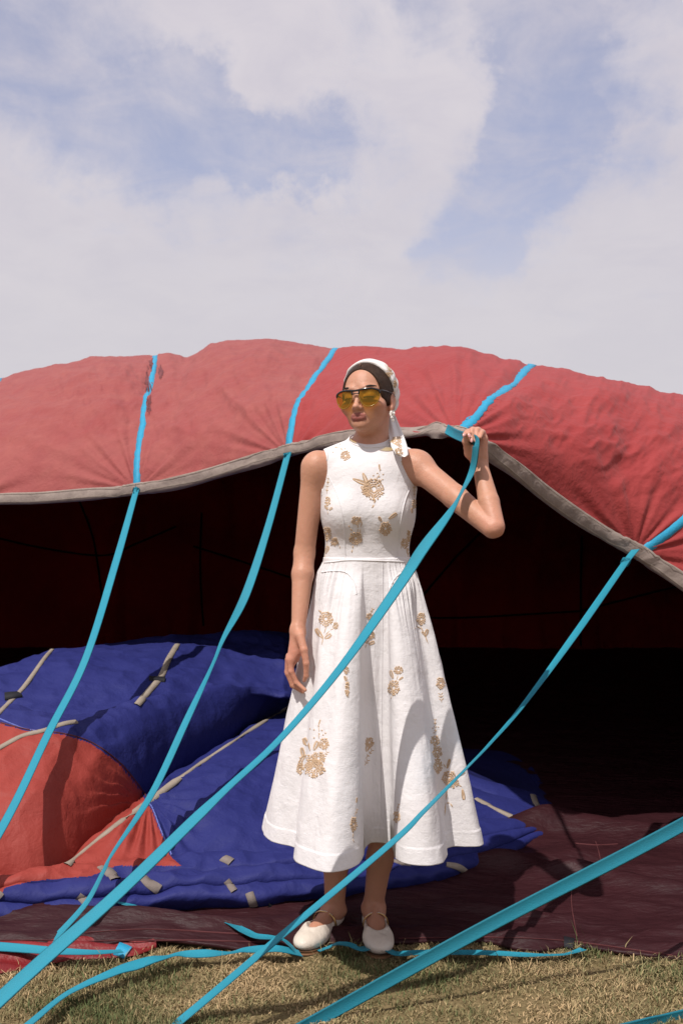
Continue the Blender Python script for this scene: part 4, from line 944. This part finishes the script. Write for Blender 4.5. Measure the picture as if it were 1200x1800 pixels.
# eyes, lashes and brows
for s_ in (-1, 1):
    lash = [H(s_ * x, .0805 - 3.8 * (x - .03) ** 2 - (x - .03) * .25, -.0085 - 12 * (x - .031) ** 2) for x in np.linspace(.017, .045, 14)]
    wpart('eyelash', *tube(lash, (.0011, .0015), 5), M['lash'])
    bx_ = np.linspace(.014, .053, 16); bz = .0155 + .0075 * np.sin(np.clip((bx_ - .014) / .039, 0, 1) * 2.3) 
    br = [H(s_ * x, .0865 - 5.2 * x * x - (.004 if x > .04 else 0) * (x - .04) / .013, z) for x, z in zip(bx_, bz)]
    wpart('eyebrow', *tube(br, (interp(bx_, [.014, .03, .053], [.0016, .0022, .0010]), interp(bx_, [.014, .03, .053], [.0028, .0034, .0014])), 6), M['lash'])
# earring: a small white flower of petals and beads
er = H(.074, .010, -.052); ep = []
def blob(c, r, m_seg=8, rings=5, sq=(1, 1, 1), Rm=None):
    th = np.linspace(0, np.pi, rings); ph = np.linspace(0, 2 * np.pi, m_seg, endpoint=False)
    V = np.stack([np.outer(np.sin(th), np.cos(ph)), np.outer(np.sin(th), np.sin(ph)), np.outer(np.cos(th), np.ones(m_seg))], -1) * (np.array(sq) * r)
    V = V.reshape(-1, 3)
    if Rm is not None: V = V @ Rm
    i, j = np.meshgrid(np.arange(rings - 1), np.arange(m_seg), indexing='ij'); i = i.ravel(); j = j.ravel(); j2 = (j + 1) % m_seg
    return V + c, np.stack([i * m_seg + j, (i + 1) * m_seg + j, (i + 1) * m_seg + j2, i * m_seg + j2], 1)
for k in range(6):
    a = k * np.pi / 3; ep.append(blob(er + Xh * .0055 * np.cos(a) + Uh * .0055 * np.sin(a), .0042, sq=(1, .6, 1)))
ep += [blob(er - Ff * -.003, .003), blob(er - Uh * .012, .0052), blob(er - Uh * .020 + Xh * .002, .004)]
wpart('earring', *join(ep), M['pearl'])
# finger nails on the raised hand
for (tx, ty, dx, dy) in ((836.5, 775, 0, 1), (828.5, 774, -.1, 1), (815.5, 764.5, -.5, .6), (824.5, 765.5, .1, 1.0)):
    c0 = P(tx, ty, 3.0185) ; u_ = fr(np.array([dx, -.25, -dy])); s_ = fr(np.cross(u_, [0, 1, 0])); n_ = np.cross(s_, u_)
    Rm = np.stack([s_, u_, n_]); wpart('fingernail', *blob(c0, .0058, 10, 7, sq=(.72, 1.15, .28), Rm=Rm), M['nail'])

# bodice: torso grown by the cloth, cut at neck and armholes
D = SDF()
D.ell((TX, .010, 1.275), (.1385, .103, .165), k=.04)
D.ell((TX - .004, .012, 1.375), (.148, .080, .085), k=.05)
D.ell((TX - .004, .012, 1.115), (.1265, .088, .15), k=.035)
for x in (.018, .132): D.ell((x, -.044, 1.268), (.056, .060, .058), k=.05)
D.cap((.078, .035, 1.456), (-.055, .022, 1.408), .0475, .0425, k=.03); D.cap((.088, .035, 1.456), (.195, .025, 1.414), .0475, .0425, k=.03)
D.cap((.060, -.004, 1.445), (-.045, -.010, 1.418), .022, .018, k=.03); D.cap((.100, -.004, 1.445), (.19, -.010, 1.422), .022, .018, k=.03)
D.cap((.082, .03, 1.40), (.083, .03, 1.55), .058, .055, k=.02)
D.ell((.0815, -.012, 1.534), (.0815, .105, .070), k=.002, op='s')
D.ell((-.138, .0, 1.395), (.100, .16, .112), k=.002, op='s')
D.ell((.305, .0, 1.420), (.104, .16, .135), k=.002, op='s')
D.add(lambda p: 1.116 - p[:, 2], (.08, 0, 1.1), 1, .001, 'i')
dv, dq = D.mesh((-.12, -.18, 1.09), (.28, .16, 1.50), .0024)
# tiny drag folds
dv = dv + (0.0012 * np.sin(dv[:, 2] * 70 + dv[:, 0] * 90) * np.clip((1.2 - dv[:, 2]) / .08, 0, 1))[:, None] * np.array([0, -1, 0])
# skirt
hem = np.array([(-.232, .06), (-.222, -.01), (-.200, -.050), (-.165, -.078), (-.135, -.100), (-.122, -.135), (-.125, -.20), (-.112, -.262), (-.075, -.315), (-.030, -.342), (.012, -.330), (.045, -.285), (.060, -.215), (.066, -.150), (.082, -.105), (.112, -.092),
                (.138, -.110), (.1440, -.165), (.146, -.225), (.170, -.268), (.212, -.285), (.250, -.275), (.276, -.235), (.284, -.170), (.290, -.122), (.318, -.098), (.356, -.102), (.388, -.095), (.404, -.04), (.395, .05), (.34, .17), (.25, .25), (.10, .29), (-.05, .26), (-.16, .19), (-.22, .12)])
hemc = np.concatenate([hem, hem[:1]]); NS = 720
# periodic catmull-rom
ext = np.concatenate([hem[-2:], hem, hem[:3]])
def per(n):
    t = np.linspace(0, len(hem), n, endpoint=False); i = t.astype(int); f = (t - i)[:, None]; q = lambda k: ext[i + k + 1]
    p0, p1, p2, p3 = q(0), q(1), q(2), q(3)
    return 0.5 * ((2 * p1) + (-p0 + p2) * f + (2 * p0 - 5 * p1 + 4 * p2 - p3) * f ** 2 + (-p0 + 3 * p1 - 3 * p2 + p3) * f ** 3)
hc2 = per(NS)
ctr = np.array([.084, .0]); ang = np.unwrap(np.arctan2(hc2[:, 1] - ctr[1], hc2[:, 0] - ctr[0]))
# waist parameter: monotone angle
am = np.maximum.accumulate(ang) if ang[-1] > ang[0] else np.minimum.accumulate(ang)
sgn = 1 if ang[-1] > ang[0] else -1
k = 41; am_s = np.convolve(np.concatenate([am[-k:] - sgn * 2 * np.pi, am, am[:k] + sgn * 2 * np.pi]), np.ones(k) / k, 'same')[k:-k]
wc = np.stack([TX - .004 + .1265 * np.cos(am_s), .010 + .0895 * np.sin(am_s)], 1)
# smooth ellipse-like hem (without folds)
sm = hc2.copy()
for _ in range(1): 
    kk = 141; pad = np.concatenate([sm[-kk:], sm, sm[:kk]]); sm = np.stack([np.convolve(pad[:, c], np.ones(kk) / kk, 'same')[kk:-kk] for c in (0, 1)], 1)
NT = 300; tt = np.linspace(0, 1, NT)
wfn = smooth_curve([0, .05, .11, .2, .31, .45, .61, .8, 1], [0, .04, .14, .255, .375, .51, .66, .83, 1.0], tt)
ff = np.clip(tt, 0, 1) ** 0.95 * np.clip(tt / .12, 0, 1)
ztop, zbot = 1.140, .330
SK = np.empty((NS, NT, 3)); fold = hc2 - sm
rnd = fbm(np.linspace(0, 30, NS), np.zeros(NS), 2)
for j, t in enumerate(tt):
    xy = wc * (1 - wfn[j]) + sm * wfn[j] + fold * ff[j]
    a = am_s
    fx_ = np.cos(a) ; gl = np.exp(-((xy[:, 0] - (-.045)) / .045) ** 2) + np.exp(-((xy[:, 0] - .195) / .045) ** 2)
    gat = gl * (np.sin(a) < .3) * np.exp(-((t - .045) / .13) ** 2) * (t > .02)
    rad = fr(xy - ctr)
    rip = .0070 * np.sin(a * 50 + 2 * np.sin(a * 9)) + .004 * np.sin(a * 87 + 1)
    xy = xy + rad * (gat * rip * min(1, max(0, (t - .015) / .05)))[:, None] + rad * ((0.006 * fbm(a * 5, np.full(NS, t * 5), 3) + .006 * np.sin(a * 15 + 1.5 * np.sin(a * 4)) * (.4 + .6 * np.sin(a * 3.3 + 1))) * min(1, t * 4))[:, None] + rad * (gl * .003 * np.clip((t - .02) / .03, 0, 1) * np.exp(-((t - .06) / .07) ** 2))[:, None]
    st = .0022 if t > .948 else 0
    xy = xy + rad * st
    zz_ = ztop + (zbot - ztop) * t + .006 * np.sin(a * 3) * t
    SK[:, j] = np.stack([xy[:, 0], xy[:, 1], np.broadcast_to(zz_, (NS,))], 1)
SK[:, 0, :2] = wc * 1.0 - fr(wc - ctr) * .004
si = SK[:, ::-1].copy(); radn = fr(SK[:, -1, :2] - ctr)
inner = SK[:, -1:].copy(); inner[:, 0, :2] -= radn * .004; up1 = SK[:, -40:-39].copy(); up1[:, 0, :2] -= radn * .004
SKf = np.concatenate([SK, inner, up1], 1)
sf = grid_faces(NS, SKf.shape[1], closed=True)
dress_v = np.concatenate([dv, SKf.reshape(-1, 3)]); dress_f = np.concatenate([dq, sf + len(dv)])
dress = wpart('dress', dress_v, dress_f, M['linen'])
bvh_dr = bvh_of(dress_v, dress_f)
for pts, w_ in (([(570, 989), (590, 987), (607, 985), (640, 985), (672, 986), (700, 987), (712, 988)], .004), ([(613, 774), (622, 781), (640, 786), (662, 786), (684, 783), (697, 776)], .004), ([(577, 789), (573, 820), (568, 850), (566, 870)], .004),
                ([(723, 800), (729, 830), (732, 852), (735, 868)], .004), ([(720, 858), (712, 878), (705, 908), (700, 945), (697, 983)], .0022), ([(576, 835), (592, 868), (602, 905), (606, 945), (607, 985)], .0022),
                ([(565, 1006), (580, 1004), (598, 1004), (612, 1009), (622, 1024), (626, 1045)], .004), ([(740, 1004), (722, 1004), (704, 1008), (690, 1022), (682, 1045)], .004), ([(672, 990), (672, 1100), (671, 1250), (671, 1440)], .0022)):
    strip_on(bvh_dr, pts, w_, .0012, 'dress_seam', M['linen'], dress, n=70, conv=WO, thick=.0012)

# embroidery: raised raffia stitches laid on the cloth
class Emb:
    def __init__(s, bvh): s.b = bvh; s.st = []
    def stitch(s, x0, y0, x1, y1, w=1.5, h=.0018):
        s.st.append((x0, y0, x1, y1, w, h))
    def flower(s, cx, cy, rx, ry=None, n=None, rings=3, hole=.12, seed=0):
        ry = ry or rx; r = random.Random(seed + int(cx * 3 + cy)); n = n or max(9, int((rx + ry) * .95))
        for k in range(rings):
            ro_ = 1 - k * (.78 / rings); ri = max(hole, ro_ - .62 / rings * 1.5)
            for i in range(n - k * n // (rings + 2)):
                a = 2 * math.pi * (i + .5 * k + r.uniform(-.25, .25)) / (n - k * n // (rings + 2)); lob = ro_ * (1 + .10 * math.sin(a * 5 + seed)) * r.uniform(.9, 1.08)
                da = r.uniform(-.16, .16)
                s.stitch(cx + rx * ri * math.cos(a + da), cy + ry * ri * math.sin(a + da), cx + rx * lob * math.cos(a), cy + ry * lob * math.sin(a), 1.9, .0017 + .0005 * (rings - k))
    def leaf(s, x0, y0, x1, y1, w):
        L_ = math.hypot(x1 - x0, y1 - y0); n = max(3, int(L_ / 1.9)); ux, uy = (x1 - x0) / L_, (y1 - y0) / L_; nx_, ny_ = -uy, ux
        for i in range(n):
            t = (i + .3) / n; hw = w * math.sin(math.pi * min(1, t * .85 + .12)) ** .8
            for sd in (-1, 1):
                s.stitch(x0 + ux * L_ * t, y0 + uy * L_ * t, x0 + ux * L_ * min(1, t + .25) + nx_ * hw * sd, y0 + uy * L_ * min(1, t + .25) + ny_ * hw * sd, 1.4)
    def stem(s, pts, w=1.5):
        for a, b in zip(pts[:-1], pts[1:]): s.stitch(a[0], a[1], b[0], b[1], w, .0016)
    def dots(s, pts, r=1.6):
        for x, y in pts:
            for a in (0, 1, 2): s.stitch(x - r * math.cos(a), y - r * math.sin(a), x + r * math.cos(a), y + r * math.sin(a), 1.1, .0016)
    def sprig(s, x0, y0, x1, y1, n=5, sz=5):
        L_ = math.hypot(x1 - x0, y1 - y0); ux, uy = (x1 - x0) / L_, (y1 - y0) / L_; s.stem([(x0, y0), ((x0 + x1) / 2, (y0 + y1) / 2), (x1, y1)], 1.0)
        for i in range(1, n + 1):
            t = i / (n + .3); bx_, by_ = x0 + ux * L_ * t, y0 + uy * L_ * t
            for sd in (-1, 1): s.stitch(bx_, by_, bx_ + ux * sz * .6 - uy * sz * .7 * sd, by_ + uy * sz * .6 + ux * sz * .7 * sd, 1.2, .0016)
    def build(s, name, parent, conv):
        V = []; Fc = []
        for (x0, y0, x1, y1, w_, h_) in s.st:
            hs = [cast(s.b, x0, y0), cast(s.b, (x0 + x1) / 2, (y0 + y1) / 2), cast(s.b, x1, y1)]
            if any(q is None for q in hs): continue
            a, m_, b = [q[0] for q in hs]; n_ = fr(hs[0][1] + hs[1][1] + hs[2][1])
            if np.linalg.norm(b - a) > .05 or abs(n_[1]) < .12: continue
            s_ = fr(np.cross(b - a, n_)) * (w_ * 1.25 / 600.0); o = len(V)
            V += [a - n_ * .001, b - n_ * .001, m_ - s_ * .9 - n_ * .001, m_ + s_ * .9 - n_ * .001, a * .72 + m_ * .28 + n_ * h_ * .75, b * .72 + m_ * .28 + n_ * h_ * .75, m_ + n_ * h_]
            Fc += [[o, o + 2, o + 4], [o, o + 4, o + 3], [o + 2, o + 6, o + 4], [o + 4, o + 6, o + 3], [o + 2, o + 5, o + 6], [o + 6, o + 5, o + 3], [o + 1, o + 5, o + 2], [o + 1, o + 3, o + 5]]
        if V: return link_mesh(name, np.array(V) - conv, Fc, M['raffia'], parent)
def motif(fn, bvh=None, parent=None, name='embroidered_flower'):
    e = Emb(bvh or bvh_dr); fn(e); return e.build(name, parent or dress, WO)
motif(lambda e: (e.flower(607, 801, 9, 9), e.dots([(590, 786), (600, 789), (585, 795), (597, 781), (606, 789)], 1.4), e.stem([(604, 793), (596, 787), (587, 787)], .9)))
motif(lambda e: (e.flower(657, 860, 18, 20, rings=4, hole=.08), e.flower(645, 862, 10, 12, rings=2), e.leaf(618, 841, 646, 852, 4.5), e.leaf(637, 830, 645, 850, 4), e.leaf(633, 854, 648, 868, 5), e.stem([(658, 878), (658, 886), (653, 894)], 2.2), e.stem([(660, 845), (667, 832), (667, 817)], 1),
                 e.dots([(656, 836), (663, 832), (668, 826), (666, 838), (673, 834), (672, 843), (659, 842)], 2), e.leaf(667, 826, 666, 816, 1.5)))
motif(lambda e: (e.flower(576, 881, 5.5, 9, rings=2), e.leaf(576, 897, 571, 888, 2.5), e.leaf(578, 897, 584, 892, 2.8), e.stem([(577, 890), (576, 898), (576, 905)], 1.1), e.sprig(574, 870, 577, 840, 4, 4)))
motif(lambda e: (e.flower(625, 946, 12, 12), e.flower(626, 915, 9.5, 8), e.stem([(612, 923), (615, 928), (619, 934)], 1.8), e.stem([(621, 958), (619, 965), (618, 973)], 1.6), e.stem([(629, 922), (629, 929), (629, 935)], 1.2), e.stem([(637, 917), (633, 928), (633, 938)], 1.3)))
motif(lambda e: (e.flower(677, 929, 11, 13), e.leaf(682, 913, 697, 902, 4), e.leaf(671, 917, 665, 908, 3)))
motif(lambda e: (e.flower(575, 938, 8, 13), e.flower(588, 952, 6.5, 8), e.leaf(572, 974, 577, 960, 4), e.stem([(570, 984), (572, 972), (575, 952)], 1.3), e.stem([(574, 968), (580, 960), (586, 956)], 1.1), e.stem([(592, 952), (596, 958), (598, 965)], 1.1), e.leaf(569, 962, 568, 952, 2.5), e.stem([(568, 930), (566, 922), (565, 917)], 1)))
motif(lambda e: (e.flower(727, 886, 3.5, 9), e.sprig(728, 876, 727, 850, 4, 3.5), e.leaf(724, 903, 723, 893, 2)))
motif(lambda e: (e.flower(711, 955, 7, 9), e.flower(718, 942, 3.5, 11), e.leaf(717, 976, 716, 964, 3), e.stem([(706, 958), (704, 965)], 1), e.stem([(713, 962), (716, 970), (717, 980)], 1)))
motif(lambda e: (e.flower(573, 1088, 13, 14, rings=3), e.flower(590, 1100, 5, 7), e.leaf(568, 1123, 555, 1105, 5), e.leaf(570, 1123, 582, 1115, 5), e.stem([(574, 1100), (569, 1115), (565, 1136)], 1.6), e.stem([(572, 1116), (580, 1108), (588, 1104)], 1.2), e.stem([(559, 1072), (565, 1077)], 1.8)))
motif(lambda e: (e.flower(651, 1116, 8, 8), e.leaf(646, 1132, 641, 1124, 3), e.leaf(647, 1133, 658, 1128, 4), e.stem([(650, 1122), (644, 1132), (641, 1140)], 1.2), e.flower(649, 1083, 6, 6), e.sprig(650, 1080, 655, 1070, 2, 4)))
motif(lambda e: (e.flower(740, 1088, 8, 12, rings=3), e.leaf(746, 1120, 751, 1106, 4), e.stem([(738, 1100), (745, 1113), (753, 1134)], 1.4), e.stem([(740, 1106), (732, 1100), (726, 1108)], 1.1), e.leaf(748, 1118, 741, 1110, 2.5)))
motif(lambda e: (e.flower(608, 1178, 5, 7), e.flower(610, 1211, 4, 14, rings=2), e.stem([(608, 1186), (611, 1200), (613, 1230)], 1.1), e.leaf(608, 1198, 605, 1188, 2)))
motif(lambda e: (e.flower(692, 1209, 11, 14, rings=3), e.flower(700, 1178, 8, 8), e.leaf(691, 1194, 686, 1178, 3.5), e.stem([(699, 1186), (697, 1196)], 1.2), e.stem([(689, 1222), (687, 1230)], 1.1), e.leaf(700, 1196, 708, 1190, 2)))
motif(lambda e: (e.flower(774, 1201, 8, 11, rings=3), e.sprig(776, 1236, 774, 1220, 3, 7)))
motif(lambda e: (e.flower(551, 1350, 20, 17, rings=4, hole=.05), e.flower(540, 1340, 17, 15, rings=3, hole=.05), e.flower(560, 1333, 12, 12, rings=3, hole=.05), e.flower(570, 1308, 9, 11), e.leaf(545, 1322, 534, 1297, 6), e.leaf(551, 1320, 559, 1303, 5.5), e.leaf(535, 1335, 530, 1314, 4.5),
                 e.dots([(545, 1281), (552, 1283), (560, 1276), (566, 1284), (572, 1289), (561, 1290), (552, 1297), (568, 1292)], 2), e.stem([(560, 1300), (561, 1288), (560, 1276), (563, 1266)], 1), e.leaf(560, 1274, 563, 1265, 1.4), e.sprig(568, 1333, 575, 1322, 3, 5), e.flower(527, 1352, 7, 10, rings=2)))
motif(lambda e: (e.flower(649, 1305, 8, 10, rings=3, hole=.05), e.leaf(643, 1322, 648, 1308, 5), e.sprig(642, 1334, 654, 1318, 3, 5), e.sprig(640, 1346, 646, 1336, 2, 6)))
motif(lambda e: (e.flower(764, 1302, 9, 10, rings=2), e.flower(768, 1322, 9, 12, rings=3, hole=.1), e.flower(769, 1346, 8, 14, rings=3, hole=.1), e.sprig(765, 1292, 764, 1264, 4, 4), e.dots([(760, 1280), (770, 1278), (762, 1288)], 1.6)))
motif(lambda e: (e.flower(789, 1368, 13, 14, rings=3, hole=.1), e.flower(796, 1376, 11, 9), e.leaf(785, 1352, 790, 1334, 3), e.leaf(801, 1366, 816, 1356, 3.5), e.stem([(783, 1350), (779, 1342)], 1.4), e.stem([(803, 1378), (812, 1384), (814, 1400)], 1.6), e.leaf(812, 1386, 815, 1406, 3.5), e.stem([(786, 1384), (783, 1408), (781, 1436)], 1.6), e.stem([(784, 1412), (790, 1411), (796, 1420)], 1.8)))
motif(lambda e: (e.flower(621, 1449, 6, 14, rings=3, hole=.1), e.stem([(621, 1462), (619, 1474), (623, 1482)], 1.1), e.sprig(623, 1434, 628, 1422, 2, 3), e.leaf(626, 1412, 627, 1402, 1.5)))
motif(lambda e: (e.flower(697, 1436, 7, 11, rings=2), e.sprig(697, 1426, 701, 1413, 2, 3), e.stem([(692, 1445), (690, 1458), (691, 1470)], 1.2), e.stem([(690, 1452), (697, 1450)], 1)))
bvh_sc = bvh_of(sv, sq); tv = np.concatenate([V for V in [np.array([v for v in [vv.co[:] for vv in tail.data.vertices]]) + WO]]); bvh_tl = bvh_of(tv, grid_faces(60, 50))
motif(lambda e: (e.flower(684, 653, 6.5, 10, rings=3, hole=.1), e.leaf(680, 648, 677, 640, 2.5), e.stem([(688, 662), (692, 668)], 1), e.flower(694, 675, 3, 7)), bvh_sc, scarf)
motif(lambda e: (e.flower(697, 775, 9, 8), e.leaf(697, 781, 706, 786, 3), e.flower(700, 795, 7.5, 8)), bvh_tl, tail)
motif(lambda e: (e.sprig(706, 818, 709, 804, 3, 5)))

# shoes
for si_, (he, Rm, fp, an) in enumerate(feet):
    S = SDF()
    S.ell(fp(0, .178, .024), (.0445, .072, .0290), Rm, k=.02)
    S.cap(fp(0, .06, .030), fp(0, .15, .030), .034, .039, k=.02)
    S.ell(fp(0, .032, .038), (.0345, .038, .046), Rm, k=.02)
    S.ell(fp(0, .096, .094), (.0405, .104, .0660), Rm, k=.006, op='s')
    S.add(lambda p: .007 - p[:, 2], he, 1, .003, 'i')
    v_, q_ = S.mesh(he + [-.22, -.32, -.02], he + [.22, .12, .14], .0024)
    dk_ = 0.0005 * np.sin((v_ - he) @ Rm[1] * 260 + 4 * np.sin((v_ - he) @ Rm[0] * 60)) * np.clip(1 - np.abs((v_ - he) @ Rm[1] - .17) / .05, 0, 1)
    v_[:, 2] += dk_
    sh = wpart('shoe', v_, q_, M['shoe'])
    out_ = [(-.030, .0), (-.034, .05), (-.037, .12), (-.0425, .17), (-.037, .225), (-.015, .248), (.015, .248), (.037, .225), (.0425, .17), (.037, .12), (.034, .05), (.030, .0), (.012, -.006), (-.012, -.006), (-.030, .0)]
    oc = crspline(np.array(out_), 70)[:-1]
    rng_ = [[fp(x * 1.0, y, .009) for x, y in oc], [fp(x * 1.01, y, .0) for x, y in oc]]
    V = np.array(rng_); n = len(oc)
    Fc = [[i, (i + 1) % n, n + (i + 1) % n, n + i] for i in range(n)] + [list(range(n)), list(range(n, 2 * n))[::-1]]
    wpart('sole', V.reshape(-1, 3), Fc, M['sole'], parent=sh)
    arc = [fp(x, .088 + .006 * math.cos(x * 40), z) for x, z in [(-.0375, .028), (-.0365, .045), (-.029, .061), (-.014, .0715), (.002, .0735), (.016, .071), (.030, .060), (.0365, .045), (.0375, .028)]]
    arc = crspline(np.array(arc), 50)
    wpart('shoe_strap', *tube(arc, (.0042, .0016), 8, flat=Rm[1]) if False else tube(arc, (.0020, .0048), 8, flat=Rm[1]), M['gold'], parent=sh)
    for k in range(14, 38, 2): wpart('strap_bead', *blob(arc[k] + Rm[1] * .0012 + [0, 0, .0012], .0019, 8, 6), M['pearl'], parent=sh)
# last: a thing may only be as deep as thing > part > sub-part
